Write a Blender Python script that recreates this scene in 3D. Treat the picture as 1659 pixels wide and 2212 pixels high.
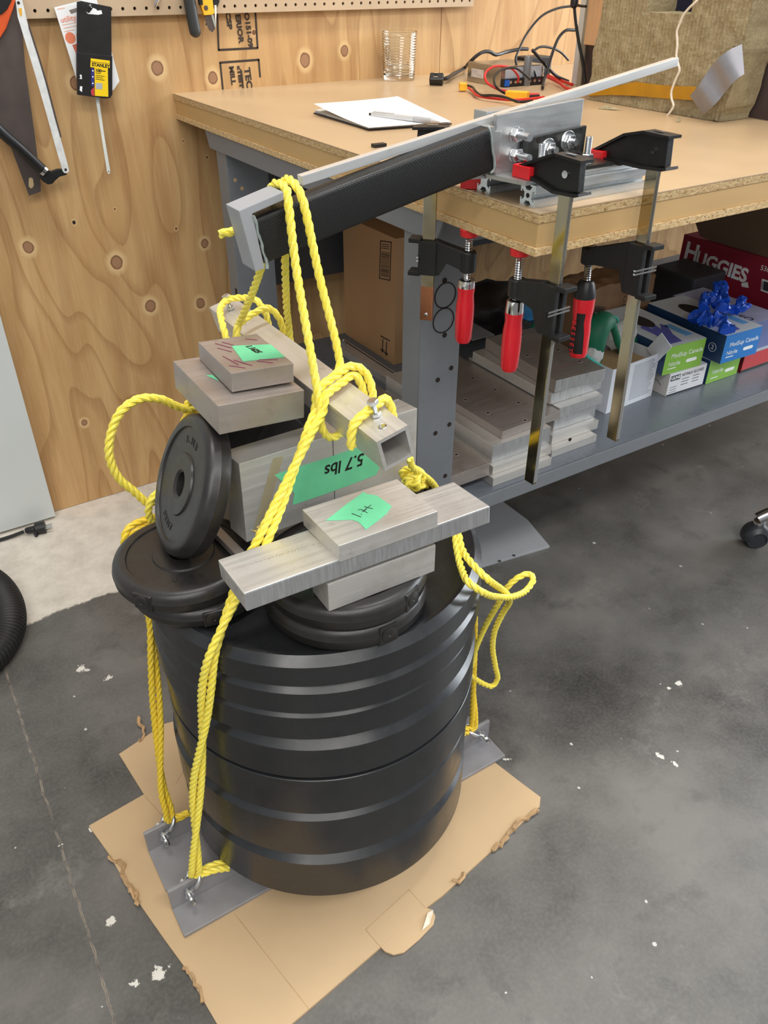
import bpy, bmesh, math, random
from mathutils import Vector, Matrix
random.seed(7)
for _o in list(bpy.data.objects): bpy.data.objects.remove(_o, do_unlink=True)
SC = bpy.context.scene
COL = SC.collection
PI = math.pi

# ------------------------------------------------------------------ camera
cam_data = bpy.data.cameras.new('camera'); cam = bpy.data.objects.new('camera', cam_data); COL.objects.link(cam)
cam.location = (-0.67498, -1.90863, 1.18287)
cam.rotation_euler = (0.969924, -0.003519, -0.569682)
cam_data.sensor_fit = 'VERTICAL'; cam_data.sensor_height = 36.0; cam_data.lens = 28.3144
cam_data.clip_start = 0.02; cam_data.clip_end = 100
SC.camera = cam

# ------------------------------------------------------------------ light
SC.view_settings.view_transform = 'Standard'; SC.view_settings.look = 'None'
SC.view_settings.gamma = 1.0; SC.view_settings.use_curve_mapping = False
SC.view_settings.exposure = 0.0
world = bpy.data.worlds.new('workshop_air'); SC.world = world; world.use_nodes = True
bg = world.node_tree.nodes['Background']; bg.inputs['Color'].default_value = (0.90, 0.95, 1.0, 1); bg.inputs['Strength'].default_value = 0.48
def area_light(name, loc, target, sx, sy, power, color):
    d = bpy.data.lights.new(name, 'AREA'); d.shape = 'RECTANGLE'; d.size = sx; d.size_y = sy; d.energy = power; d.color = color
    o = bpy.data.objects.new(name, d); COL.objects.link(o); o.location = loc
    o.rotation_euler = (Vector(target) - Vector(loc)).to_track_quat('-Z', 'Y').to_euler(); return o
area_light('overhead_light', (0.6, -1.0, 3.6), (0.6, -1.0, 0), 3.0, 0.4, 70, (1.0, 0.97, 0.92))
area_light('overhead_light', (-1.0, -3.3, 3.6), (-1.0, -3.3, 0), 4.4, 0.6, 105, (1.0, 0.97, 0.92))
area_light('overhead_light', (-2.8, -5.4, 3.6), (-2.8, -5.4, 0), 5.0, 0.7, 120, (1.0, 0.97, 0.92))  # unseen row added behind the camera to brighten the lower plate chamfers
area_light('loading_door_daylight', (4.6, -1.5, 2.1), (0.0, -1.3, 0.3), 3.4, 2.4, 300, (0.88, 0.94, 1.0))

# ------------------------------------------------------------------ materials
def srgb(c):
    return tuple((v/255/12.92 if v/255 <= .04045 else ((v/255+.055)/1.055)**2.4) for v in c) + (1.0,)
class NT:
    def __init__(s, name):
        s.m = bpy.data.materials.new(name); s.m.use_nodes = True; s.t = s.m.node_tree; s.b = s.t.nodes['Principled BSDF']
    def n(s, typ, **k):
        x = s.t.nodes.new(typ)
        for a, v in k.items(): setattr(x, a, v)
        return x
    def l(s, a, b): s.t.links.new(a, b)
    def math(s, op, a, b=None, clamp=False):
        x = s.n('ShaderNodeMath', operation=op, use_clamp=clamp)
        for i, v in enumerate((a, b)):
            if v is None: continue
            if hasattr(v, 'is_linked'): s.l(v, x.inputs[i])
            else: x.inputs[i].default_value = v
        return x.outputs[0]
    def mix(s, fac, a, b):
        x = s.n('ShaderNodeMix', data_type='RGBA')
        for i, v in ((0, fac), (6, a), (7, b)):
            if hasattr(v, 'is_linked'): s.l(v, x.inputs[i])
            else: x.inputs[i].default_value = v
        return x.outputs[2]
    def coords(s, kind='Object', scale=(1, 1, 1), rot=(0, 0, 0)):
        if kind == 'World': src = s.n('ShaderNodeNewGeometry').outputs['Position']
        else: src = s.n('ShaderNodeTexCoord').outputs[kind]
        mp = s.n('ShaderNodeMapping'); mp.inputs['Scale'].default_value = scale; mp.inputs['Rotation'].default_value = rot
        s.l(src, mp.inputs['Vector']); return mp.outputs[0]
    def noise(s, vec, scale=5, detail=3, rough=.55, dist=0):
        x = s.n('ShaderNodeTexNoise'); x.inputs['Scale'].default_value = scale; x.inputs['Detail'].default_value = detail
        x.inputs['Roughness'].default_value = rough; x.inputs['Distortion'].default_value = dist; s.l(vec, x.inputs['Vector']); return x.outputs['Fac']
    def rng(s, v, a, b, c=0., d=1., smooth=False):
        x = s.n('ShaderNodeMapRange'); x.interpolation_type = 'SMOOTHSTEP' if smooth else 'LINEAR'
        s.l(v, x.inputs[0])
        for i, q in zip((1, 2, 3, 4), (a, b, c, d)): x.inputs[i].default_value = q
        return x.outputs[0]
    def bump(s, h, strength=.3, dist=.002):
        x = s.n('ShaderNodeBump'); x.inputs['Strength'].default_value = strength; x.inputs['Distance'].default_value = dist
        s.l(h, x.inputs['Height']); s.l(x.outputs[0], s.b.inputs['Normal'])
    def set(s, **k):
        for a, v in k.items():
            i = s.b.inputs[a.replace('_', ' ')]
            if hasattr(v, 'is_linked'): s.l(v, i)
            else: i.default_value = v
        return s.m
def mat(name, rgb, rough=.5, metal=0., var=.1, scale=15, stretch=(1, 1, 1), bump=0, bscale=None, **k):
    t = NT(name); c = srgb(rgb)
    v = t.coords('Object', stretch); f = t.noise(v, scale, 4)
    lo = tuple(x*(1-var) for x in c[:3])+(1,); hi = tuple(min(1, x*(1+var)) for x in c[:3])+(1,)
    t.set(Base_Color=t.mix(t.rng(f, .3, .7), lo, hi), Roughness=t.rng(f, .3, .7, max(.02, rough-.05), rough+.05), Metallic=metal)
    if bump: t.bump(t.noise(v, bscale or scale*4, 3), bump, .001)
    for a, q in k.items(): t.b.inputs[a.replace('_', ' ')].default_value = q
    return t.m

def make_plywood():
    t = NT('plywood_sheet'); P = t.coords('World', (1, 1, 1))
    g = t.noise(t.coords('World', (7, 1, .9)), 2.2, 5, .6, .9)
    w = t.n('ShaderNodeTexWave', wave_type='BANDS', bands_direction='X'); w.inputs['Scale'].default_value = 3.2; w.inputs['Distortion'].default_value = 9
    w.inputs['Detail'].default_value = 2.5; w.inputs['Detail Scale'].default_value = .9; t.l(t.coords('World', (1, 1, .22)), w.inputs['Vector'])
    fine = t.noise(t.coords('World', (60, 1, 3)), 4, 3)
    big = t.noise(P, 3.2, 3)
    c = t.mix(t.rng(g, .35, .68), srgb((206, 168, 116)), srgb((184, 141, 90)))
    cn = t.noise(t.coords('World', (1.9, 1, .55)), 1.7, 2, .5, .35)
    fr = t.math('FRACT', t.math('MULTIPLY', cn, 13.0))
    ring = t.math('MULTIPLY', t.rng(fr, .30, .02), t.rng(fr, 0.0, .03))
    c = t.mix(t.math('MULTIPLY', ring, .55), c, srgb((150, 104, 58)))
    c = t.mix(t.math('MULTIPLY', t.rng(w.outputs['Fac'], .75, 1.0), .30), c, srgb((156, 112, 66)))
    c = t.mix(t.math('MULTIPLY', t.rng(fine, .45, .75), .18), c, srgb((226, 198, 154)))
    c = t.mix(t.math('MULTIPLY', t.rng(big, .5, .75), .35), c, srgb((172, 128, 78)))
    sep = t.n('ShaderNodeSeparateXYZ'); t.l(P, sep.inputs[0])
    wob = t.math('MULTIPLY', t.math('SUBTRACT', t.noise(P, 60, 3), .5), .006)
    for (kx, ky, kz), r, dark in KNOTS:
        dx = t.math('SUBTRACT', sep.outputs[0], kx); dz = t.math('MULTIPLY', t.math('SUBTRACT', sep.outputs[2], kz), .85)
        d = t.math('ADD', t.math('SQRT', t.math('ADD', t.math('MULTIPLY', dx, dx), t.math('MULTIPLY', dz, dz))), wob)
        c = t.mix(t.math('MULTIPLY', t.rng(d, r*2.2, r*1.15, 0, 1, True), .75), c, srgb((226, 194, 142)))
        c = t.mix(t.rng(d, r*1.12, r*.95), c, srgb((60, 38, 24)) if dark == 1 else srgb((122, 84, 56)))
        c = t.mix(t.rng(d, r*.9, r*.75), c, srgb((40, 26, 18)) if dark == 1 else srgb((128, 84, 54)) if dark else srgb((162, 122, 90)))
    t.bump(g, .15, .002)
    return t.set(Base_Color=c, Roughness=.6)

def make_floor():
    t = NT('concrete_floor'); P = t.coords('World')
    a = t.noise(P, 2.6, 5, .6); b = t.noise(P, 11, 4, .6, .3); f = t.noise(P, 160, 2)
    c = t.mix(t.rng(a, .36, .64), srgb((66, 64, 61)), srgb((112, 109, 104)))
    c = t.mix(t.math('MULTIPLY', t.rng(b, .56, .72), .5), c, srgb((54, 52, 50)))
    c = t.mix(t.math('MULTIPLY', t.rng(f, .4, .75), .25), c, srgb((122, 120, 116)))
    # pale scuffs and scattered paint flecks
    c = t.mix(t.math('MULTIPLY', t.rng(t.noise(t.coords('World', (1, 1, 1)), 6.5, 6, .75), .58, .72), .40), c, srgb((142, 139, 134)))
    vo = t.n('ShaderNodeTexVoronoi', feature='F1'); vo.inputs['Scale'].default_value = 19; vo.inputs['Randomness'].default_value = 1
    wp = t.n('ShaderNodeVectorMath', operation='ADD'); t.l(P, wp.inputs[0])
    nz = t.n('ShaderNodeTexNoise'); nz.inputs['Scale'].default_value = 130; t.l(P, nz.inputs['Vector'])
    sc = t.n('ShaderNodeVectorMath', operation='SCALE'); t.l(nz.outputs['Color'], sc.inputs[0]); sc.inputs['Scale'].default_value = .006
    t.l(sc.outputs[0], wp.inputs[1]); t.l(wp.outputs[0], vo.inputs['Vector'])
    sepc = t.n('ShaderNodeSeparateColor'); t.l(vo.outputs['Color'], sepc.inputs[0])
    size = t.rng(sepc.outputs[0], .30, 1.0, 0, .085)
    fleck = t.math('LESS_THAN', vo.outputs['Distance'], size)
    c = t.mix(t.math('MULTIPLY', fleck, .85), c, srgb((196, 194, 188)))
    sep = t.n('ShaderNodeSeparateXYZ'); t.l(P, sep.inputs[0])
    # paint splats
    wob = t.math('MULTIPLY', t.math('SUBTRACT', t.noise(P, 55, 5, .7), .5), .048)
    for (kx, ky, kz), r in SPLATS:
        dx = t.math('SUBTRACT', sep.outputs[0], kx); dy = t.math('SUBTRACT', sep.outputs[1], ky)
        d = t.math('ADD', t.math('SQRT', t.math('ADD', t.math('MULTIPLY', dx, dx), t.math('MULTIPLY', dy, dy))), wob)
        c = t.mix(t.rng(d, r, r*.8), c, srgb((214, 210, 200)))
    # the filled saw joint that runs towards the wall
    (ax, ay, _), (bx, by, _) = JOINT
    L = math.hypot(bx-ax, by-ay); nx, ny = -(by-ay)/L, (bx-ax)/L
    d = t.math('ADD', t.math('MULTIPLY', t.math('SUBTRACT', sep.outputs[0], ax), nx), t.math('MULTIPLY', t.math('SUBTRACT', sep.outputs[1], ay), ny))
    d = t.math('ABSOLUTE', t.math('ADD', d, t.math('MULTIPLY', t.math('SUBTRACT', t.noise(P, 26, 4), .5), .014)))
    c = t.mix(t.math('MULTIPLY', t.rng(d, .0022, .0012), t.rng(t.noise(P, 45, 3), .35, .6)), c, srgb((146, 136, 122)))
    c = t.mix(t.math('MULTIPLY', t.rng(d, .0011, .0005), .5), c, srgb((60, 50, 42)))
    # painted margin along the wall
    e = t.math('ADD', sep.outputs[1], t.math('MULTIPLY', t.math('SUBTRACT', t.noise(P, 14, 6, .7), .5), .05))
    pw = t.mix(t.rng(t.noise(P, 16, 6, .7), .42, .72), srgb((214, 206, 194)), srgb((184, 176, 164)))
    m = t.rng(e, -.405, -.398)
    c = t.mix(m, c, pw)
    t.bump(b, .08, .004)
    return t.set(Base_Color=c, Roughness=t.math('ADD', t.rng(a, .3, .7, .34, .50), t.math('MULTIPLY', m, .25)), Specular_IOR_Level=.5)

def make_particle(name='particle_board_edge'):
    t = NT(name); v = t.coords('Object', (1, 1, 2.2)); n = t.noise(v, 260, 3, .7); n2 = t.noise(v, 120, 2)
    c = t.mix(t.rng(n2, .35, .65), srgb((196, 160, 108)), srgb((222, 194, 146)))
    c = t.mix(t.rng(n, .56, .66), c, srgb((104, 74, 44)))
    t.bump(n, .4, .001); return t.set(Base_Color=c, Roughness=.8)
def make_brushed(name, rgb, rough=.38, stretch=(1, 60, 60), scale=6, metal=.92, stain=None, amp=.15):
    t = NT(name); v = t.coords('Object', stretch); n = t.noise(v, scale, 4, .65); big = t.noise(t.coords('Object'), 14, 4, .6); c = srgb(rgb)
    col = t.mix(t.rng(n, .3, .7), tuple(x*(1-amp) for x in c[:3])+(1,), tuple(min(1, x*(1+amp*.6)) for x in c[:3])+(1,))
    col = t.mix(t.math('MULTIPLY', t.rng(big, .52, .75), .45), col, srgb(stain) if stain else tuple(x*.7 for x in c[:3])+(1,))
    sm = t.noise(t.coords('Object', (1, 1, 1)), 55, 5, .75)
    col = t.mix(t.math('MULTIPLY', t.rng(sm, .60, .74), .38), col, tuple(x*.35 for x in c[:3])+(1,))
    t.bump(n, .05, .0005)
    return t.set(Base_Color=col, Metallic=metal, Roughness=t.rng(n, .3, .7, rough-.08, rough+.1))
def make_carbon():
    t = NT('carbon_sleeve'); o = t.coords('Object')
    w = t.n('ShaderNodeTexWave', wave_type='BANDS', bands_direction='DIAGONAL'); w.inputs['Scale'].default_value = 95; w.inputs['Distortion'].default_value = .6; t.l(o, w.inputs['Vector'])
    b = t.n('ShaderNodeTexBrick'); b.inputs['Scale'].default_value = 1; b.inputs['Brick Width'].default_value = .0036; b.inputs['Row Height'].default_value = .0021
    b.inputs['Mortar Size'].default_value = .00045; b.inputs['Mortar Smooth'].default_value = 1; t.l(t.coords('Object', (1, 1, 1), (PI/2, 0, 0)), b.inputs['Vector'])
    h = t.math('SUBTRACT', 1.0, b.outputs['Fac'])
    t.bump(h, .38, .0006)
    c = t.mix(h, srgb((12, 12, 12)), srgb((22, 22, 23)))
    return t.set(Base_Color=c, Roughness=t.rng(h, 0, 1, .5, .40))
def make_cloth_black():
    return mat('black_textile', (26, 25, 24), .8, 0, .2, 30)
def make_rope(name, rgb, rgb2):
    t = NT(name); n = t.noise(t.coords('Object', (1, 1, 1)), 420, 3, .7); n2 = t.noise(t.coords('Object'), 25, 2)
    c = t.mix(t.rng(n, .35, .7), srgb(rgb), srgb(rgb2)); t.bump(n, .5, .0006)
    t.b.inputs['Subsurface Weight'].default_value = .15; t.b.inputs['Subsurface Radius'].default_value = (.01, .008, .002); t.b.inputs['Subsurface Scale'].default_value = .3
    return t.set(Base_Color=c, Roughness=.42)
def make_foam():
    t = NT('mineral_wool'); v = t.coords('Object', (.35, 1, .5)); n = t.noise(v, 60, 5, .7); n2 = t.noise(t.coords('Object'), 160, 4, .7)
    w = t.n('ShaderNodeTexWave', wave_type='BANDS', bands_direction='Y'); w.inputs['Scale'].default_value = 38; w.inputs['Distortion'].default_value = 1.6; w.inputs['Detail'].default_value = 2; t.l(t.coords('Object'), w.inputs['Vector'])
    c = t.mix(t.rng(n, .3, .7), srgb((138, 124, 92)), srgb((172, 158, 124)))
    c = t.mix(t.math('MULTIPLY', t.rng(n2, .55, .75), .6), c, srgb((206, 196, 168)))
    c = t.mix(t.math('MULTIPLY', w.outputs['Fac'], .12), c, srgb((190, 178, 146)))
    t.bump(t.math('ADD', n2, t.math('MULTIPLY', w.outputs['Fac'], .3)), .7, .004); return t.set(Base_Color=c, Roughness=.95)
# ------------------------------------------------------------------ mesh helpers
class MB:
    def __init__(s): s.v = []; s.f = []; s.sm = []
    def add(s, vs, fs, smooth=False):
        o = len(s.v); s.v += [tuple(v) for v in vs]; s.f += [tuple(i+o for i in f) for f in fs]; s.sm += [smooth]*len(fs); return s
    def box(s, lo, hi, M=None, bev=0):
        bm = bmesh.new(); bmesh.ops.create_cube(bm, size=1)
        for v in bm.verts: v.co = Vector([lo[i]+(v.co[i]+.5)*(hi[i]-lo[i]) for i in range(3)])
        if bev: bmesh.ops.bevel(bm, geom=list(bm.edges), offset=bev, segments=2, profile=.6, affect='EDGES')
        return s.bm(bm, M)
    def bm(s, bm, M=None, smooth=False):
        bm.verts.index_update(); vs = [(M @ v.co if M else v.co.copy()) for v in bm.verts]
        s.add(vs, [[v.index for v in f.verts] for f in bm.faces], smooth); bm.free(); return s
    def prism(s, pts, a, b, plane='XY', M=None, bev=0):
        """outline pts (2D) extruded from a to b along the third axis"""
        def q(p, h): return {'XY': Vector((p[0], p[1], h)), 'XZ': Vector((p[0], h, p[1])), 'YZ': Vector((h, p[0], p[1]))}[plane]
        bm = bmesh.new(); n = len(pts)
        A = [bm.verts.new(q(p, a)) for p in pts]; B = [bm.verts.new(q(p, b)) for p in pts]
        bm.faces.new(A); bm.faces.new(B[::-1])
        for i in range(n): bm.faces.new((A[i], B[i], B[(i+1) % n], A[(i+1) % n]))
        bmesh.ops.recalc_face_normals(bm, faces=list(bm.faces))
        if bev: bmesh.ops.bevel(bm, geom=list(bm.edges), offset=bev, segments=2, profile=.6, affect='EDGES')
        return s.bm(bm, M)
    def lathe(s, prof, segs=32, M=None, smooth=True, cap=True):
        """prof: list of (radius, z); closed at the ends when radius > 0 and cap"""
        vs = []; fs = []; n = len(prof)
        for r, z in prof:
            for k in range(segs):
                a = 2*PI*k/segs; vs.append(Vector((r*math.cos(a), r*math.sin(a), z)))
        for i in range(n-1):
            for k in range(segs):
                k2 = (k+1) % segs; fs.append((i*segs+k, i*segs+k2, (i+1)*segs+k2, (i+1)*segs+k))
        if cap: fs.append(tuple(range(segs))[::-1]); fs.append(tuple((n-1)*segs+k for k in range(segs)))
        if M: vs = [M @ v for v in vs]
        return s.add(vs, fs, smooth)
    def ring(s, prof, segs=48, M=None):
        """closed profile revolved (a body with a hole through it)"""
        vs = []; fs = []; n = len(prof)
        for r, z in prof:
            for k in range(segs):
                a = 2*PI*k/segs; vs.append(Vector((r*math.cos(a), r*math.sin(a), z)))
        for i in range(n):
            for k in range(segs):
                k2 = (k+1) % segs; j = (i+1) % n; fs.append((i*segs+k, i*segs+k2, j*segs+k2, j*segs+k))
        if M: vs = [M @ v for v in vs]
        return s.add(vs, fs, True)
    def tube(s, pts, r, segs=8, closed=False, smooth=True):
        pts = [Vector(p) for p in pts]; n = len(pts); rr = r if hasattr(r, '__len__') else [r]*n
        fr = frames(pts, closed); vs = []; fs = []
        for p, (t, u, w), q in zip(pts, fr, rr):
            for k in range(segs):
                a = 2*PI*k/segs; vs.append(p+u*(math.cos(a)*q)+w*(math.sin(a)*q))
        for i in range(n if closed else n-1):
            j = (i+1) % n
            for k in range(segs):
                k2 = (k+1) % segs; fs.append((i*segs+k, i*segs+k2, j*segs+k2, j*segs+k))
        if not closed: fs.append(tuple(range(segs))[::-1]); fs.append(tuple((n-1)*segs+k for k in range(segs)))
        return s.add(vs, fs, smooth)
    def cyl(s, a, b, r, segs=16, smooth=True, r2=None):
        return s.tube([a, b], [r, r if r2 is None else r2], segs, False, smooth)
def frames(pts, closed=False):
    n = len(pts); T = []
    for i in range(n):
        a = pts[i-1] if (i > 0 or closed) else pts[i]; b = pts[(i+1) % n] if (i < n-1 or closed) else pts[i]
        d = b-a; T.append(d.normalized() if d.length > 1e-9 else Vector((0, 0, 1)))
    u = T[0].orthogonal().normalized(); out = []
    for i in range(n):
        if i: u = (u - T[i]*u.dot(T[i]));  u = u.normalized() if u.length > 1e-6 else T[i].orthogonal().normalized()
        out.append((T[i], u, T[i].cross(u)))
    return out
def spline(P, step=.004, closed=False):
    P = [Vector(p) for p in P]; n = len(P); out = []
    for i in range(n if closed else n-1):
        p0 = P[i-1] if (i > 0 or closed) else P[0]*2-P[1]; p1 = P[i]; p2 = P[(i+1) % n]
        p3 = P[(i+2) % n] if (i < n-2 or closed) else p2*2-p1
        t0 = 0; t1 = t0+max(1e-4, (p1-p0).length)**.5; t2 = t1+max(1e-4, (p2-p1).length)**.5; t3 = t2+max(1e-4, (p3-p2).length)**.5
        m = max(2, int((p2-p1).length/step))
        for k in range(m):
            t = t1+(t2-t1)*k/m
            a1 = p0*((t1-t)/(t1-t0))+p1*((t-t0)/(t1-t0)); a2 = p1*((t2-t)/(t2-t1))+p2*((t-t1)/(t2-t1)); a3 = p2*((t3-t)/(t3-t2))+p3*((t-t2)/(t3-t2))
            b1 = a1*((t2-t)/(t2-t0))+a2*((t-t0)/(t2-t0)); b2 = a2*((t3-t)/(t3-t1))+a3*((t-t1)/(t3-t1))
            out.append(b1*((t2-t)/(t2-t1))+b2*((t-t1)/(t2-t1)))
    if not closed: out.append(P[-1])
    return out
def helix(pts, R, pitch, phase):
    fr = frames(pts); out = []; L = 0
    for i, p in enumerate(pts):
        if i: L += (p-pts[i-1]).length
        a = phase+2*PI*L/pitch; out.append(p+fr[i][1]*(R*math.cos(a))+fr[i][2]*(R*math.sin(a)))
    return out

# ------------------------------------------------------------------ object helpers
def link(name, mb, m, parent=None, base=None, bevel=0):
    me = bpy.data.meshes.new(name); off = Vector(base) if base is not None else Vector((0, 0, 0))
    me.from_pydata([Vector(v)-off for v in mb.v], [], mb.f); me.polygons.foreach_set('use_smooth', mb.sm); me.update()
    me.materials.append(m); o = bpy.data.objects.new(name, me); COL.objects.link(o)
    if any(mb.sm) and hasattr(me, 'set_sharp_from_angle'): me.set_sharp_from_angle(angle=math.radians(38))
    if parent is not None: o.parent = parent
    else: o.location = off
    return o
def thing(name, label, cat, loc=(0, 0, 0), M=None, group=None):
    o = bpy.data.objects.new(name, None); COL.objects.link(o); o.empty_display_size = .05
    if M is not None: o.matrix_world = M
    else: o.location = loc
    o['label'] = label; o['category'] = cat
    if group: o['group'] = group
    return o
def tag(o, label, cat, group=None):
    o['label'] = label; o['category'] = cat
    if group: o['group'] = group
    return o
def part(name, mb, m, parent, label=None):
    """vertices given in world space when the root has no rotation"""
    root = parent
    while root.parent: root = root.parent
    o = link(name, mb, m, parent, root.location if root.get('_w') else None)
    if label: o['label'] = label
    return o
def wthing(name, label, cat, loc, group=None):
    o = thing(name, label, cat, loc, None, group); o['_w'] = 1; return o
def structure(o): o['kind'] = 'structure'; return o
def dup(o, parent=None):
    c = o.copy(); COL.objects.link(c)
    if parent is not None: c.parent = parent
    for ch in list(o.children): dup(ch, c)
    return c
def basis(o, x, y=None, z=None):
    """matrix from an origin and two directions"""
    X = Vector(x).normalized()
    if z is not None: Z = Vector(z); Z = (Z-X*Z.dot(X)).normalized(); Y = Z.cross(X)
    else: Y = Vector(y); Y = (Y-X*Y.dot(X)).normalized(); Z = X.cross(Y)
    M = Matrix((X, Y, Z)).transposed().to_4x4(); M.translation = Vector(o); return M
def text_mb(s, size, M, ext=.0002, align='LEFT', shear=0, bold=0):
    cu = bpy.data.curves.new('lettering', 'FONT'); cu.body = s; cu.size = size; cu.extrude = ext; cu.align_x = align; cu.align_y = 'CENTER'; cu.shear = shear; cu.offset = bold; cu.resolution_u = 3
    o = bpy.data.objects.new('lettering', cu); COL.objects.link(o)
    me = bpy.data.meshes.new_from_object(o.evaluated_get(bpy.context.evaluated_depsgraph_get()))
    mb = MB(); mb.add([M @ v.co for v in me.vertices], [list(p.vertices) for p in me.polygons])
    bpy.data.objects.remove(o, do_unlink=True); bpy.data.curves.remove(cu); bpy.data.meshes.remove(me); return mb
def quadpatch(mb, a, b, c, d, th=.0003):
    """thin flat label whose face is the quad a b c d (counter clockwise seen from outside)"""
    a, b, c, d = (Vector(p) for p in (a, b, c, d)); n = (b-a).cross(d-a).normalized()*th
    return mb.add([a, b, c, d, a+n, b+n, c+n, d+n], [(4, 5, 6, 7), (3, 2, 1, 0), (0, 1, 5, 4), (1, 2, 6, 5), (2, 3, 7, 6), (3, 0, 4, 7)])
def sheet_mb(pts, off):
    P = [Vector(p) for p in pts]; N = Vector(off); k = len(P); bm = bmesh.new(); vs = [bm.verts.new(v) for v in P+[q+N for q in P]]
    for f in [tuple(range(k)), tuple(range(k, 2*k))[::-1]]+[(i, (i+1) % k, k+(i+1) % k, k+i) for i in range(k)]: bm.faces.new([vs[i] for i in f])
    bmesh.ops.recalc_face_normals(bm, faces=list(bm.faces)); bmesh.ops.triangulate(bm, faces=[f for f in bm.faces if len(f.verts) > 4]); return MB().bm(bm)
def rope(root, P, r=.0047, pitch=.034, m=None, name='strand', raw=False, step=.004):
    pts = P if raw else spline(P, step)
    for k in range(3):
        part(name, MB().tube(helix(pts, r*.52, pitch, 2*PI*k/3), r*.56, 7), m or M_ROPE, root)
def double_rope(root, P, r=.0046, gap=.0046, pitch=.30, phase=0., m=None):
    pts = spline(P, .004)
    for k in (0, 1): rope(root, helix(pts, gap, pitch, phase+PI*k), r, .034, m, raw=True)
def hexnut(mb, c, axis, r, h, M=None):
    q = Vector(axis).to_track_quat('Z', 'Y').to_matrix().to_4x4(); q.translation = Vector(c)
    return mb.lathe([(r*.86, 0), (r, h*.12), (r, h*.88), (r*.86, h)], 6, q, False)
def washer(mb, c, axis, r, h):
    q = Vector(axis).to_track_quat('Z', 'Y').to_matrix().to_4x4(); q.translation = Vector(c)
    return mb.lathe([(r, 0), (r, h*.6), (r*.95, h)], 20, q)
def thread(mb, a, b, r, pitch=.0018, segs=12):
    a = Vector(a); b = Vector(b); L = (b-a).length; n = max(2, int(L/pitch)); d = (b-a).normalized()
    q = d.to_track_quat('Z', 'Y').to_matrix().to_4x4(); q.translation = a; pr = []
    for i in range(n): pr += [(r*.84, L*i/n), (r, L*(i+.5)/n)]
    pr.append((r*.84, L)); return mb.lathe(pr, segs, q)
KNOTS = [(p, r, d) for p, r, d in zip([(-0.0270, 0.0000, 0.9906), (0.0967, 0.0000, 0.9654), (0.3293, 0.0000, 0.9891), (0.4362, 0.0000, 1.0036), (-0.3699, 0.0000, 0.6645), (-0.1873, 0.0000, 0.6013), (-0.1257, 0.0000, 0.4851), (0.0011, 0.0000, 0.4677), (0.0310, 0.0000, 0.6117), (0.2038, 0.0000, 1.0489), (-0.3390, 0.0000, 0.2254), (-0.2636, 0.0000, 0.7017), (-0.1698, 0.0000, 0.7182), (-0.0343, 0.0000, 0.6562), (0.0617, 0.0000, 0.8040), (0.0089, 0.0000, 0.8433), (0.0935, 0.0000, 1.0678), (-0.2020, 0.0000, 0.9717)],
    (.0125, .011, .0125, .010, .011, .0135, .0125, .011, .009, .004, .0075, .0035, .0022, .0028, .0028, .0022, .003, .012), (0, 0, 0, 0, 0, 0, 0, 0, 0, 2, 0, 1, 2, 2, 2, 2, 2, 0))]
SPLATS = [(p, r) for p, r in zip([(-0.5614, -0.5982, 0.0000), (-0.5214, -0.6523, 0.0000), (-0.6300, -1.2573, 0.0000), (-0.6659, -1.1483, 0.0000), (0.4308, -1.2784, 0.0000), (0.4040, -1.2760, 0.0000), (-0.6657, -1.2538, 0.0000), (-0.6986, -0.9795, 0.0000), (0.6837, -1.2411, 0.0000), (0.0188, -1.2346, 0.0000), (-0.5480, -0.6098, 0.0000), (-0.6468, -0.9807, 0.0000), (0.2616, -1.3830, 0.0000), (0.2707, -1.4069, 0.0000)], (.008, .006, .010, .007, .007, .004, .004, .004, .003, .003, .003, .004, .004, .004))]
JOINT = [(-0.6883, -0.5130, 0.0000), (-0.7034, -1.2911, 0.0000)]
M_PLY = make_plywood(); M_FLOOR = make_floor(); M_PB = make_particle()
M_INK = mat('stamp_ink', (58, 48, 42), .8, 0, .25, 60)
M_WHITEPAINT = mat('white_painted_board', (206, 210, 208), .55, 0, .05, 4, (1, 1, .4))
M_PEG = mat('pegboard_hardboard', (190, 166, 136), .6, 0, .06, 8)
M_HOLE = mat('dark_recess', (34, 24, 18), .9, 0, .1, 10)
M_BLACKPL = mat('black_plastic', (24, 24, 25), .42, 0, .15, 40)
M_GREYSTEEL = mat('grey_powder_coat', (116, 120, 125), .42, 0, .04, 60, bump=.05, bscale=300)
M_MDF = mat('mdf_core', (198, 162, 108), .6, 0, .05, 6, (1, 1, 5))
M_TOP = mat('hardboard_top', (192, 164, 128), .34, 0, .06, 5)
M_STEEL = make_brushed('zinc_steel', (200, 204, 208), .26, (1, 1, 1), 60)
M_CHROME = mat('bright_chrome', (214, 214, 216), .12, 1, .03, 20)
M_ALU = make_brushed('aluminium_bar', (212, 209, 204), .40, (1, 40, 40), 5, .6, (176, 168, 160), .07)
M_ALUY = make_brushed('aluminium_bar_cross', (206, 202, 198), .40, (40, 1, 40), 5, .6, None, .07)
M_ALUCUT = make_brushed('saw_cut_aluminium', (206, 208, 210), .34, (70, 1, 5), 5, .85)
M_ALUPLATE = make_brushed('aluminium_plate', (176, 167, 161), .46, (3, 40, 40), 4, .7, (142, 130, 122), .07)

# floor
structure(link('floor', MB().box((-3.2, -6, -.08), (6.0, .12, 0)), M_FLOOR))
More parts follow.
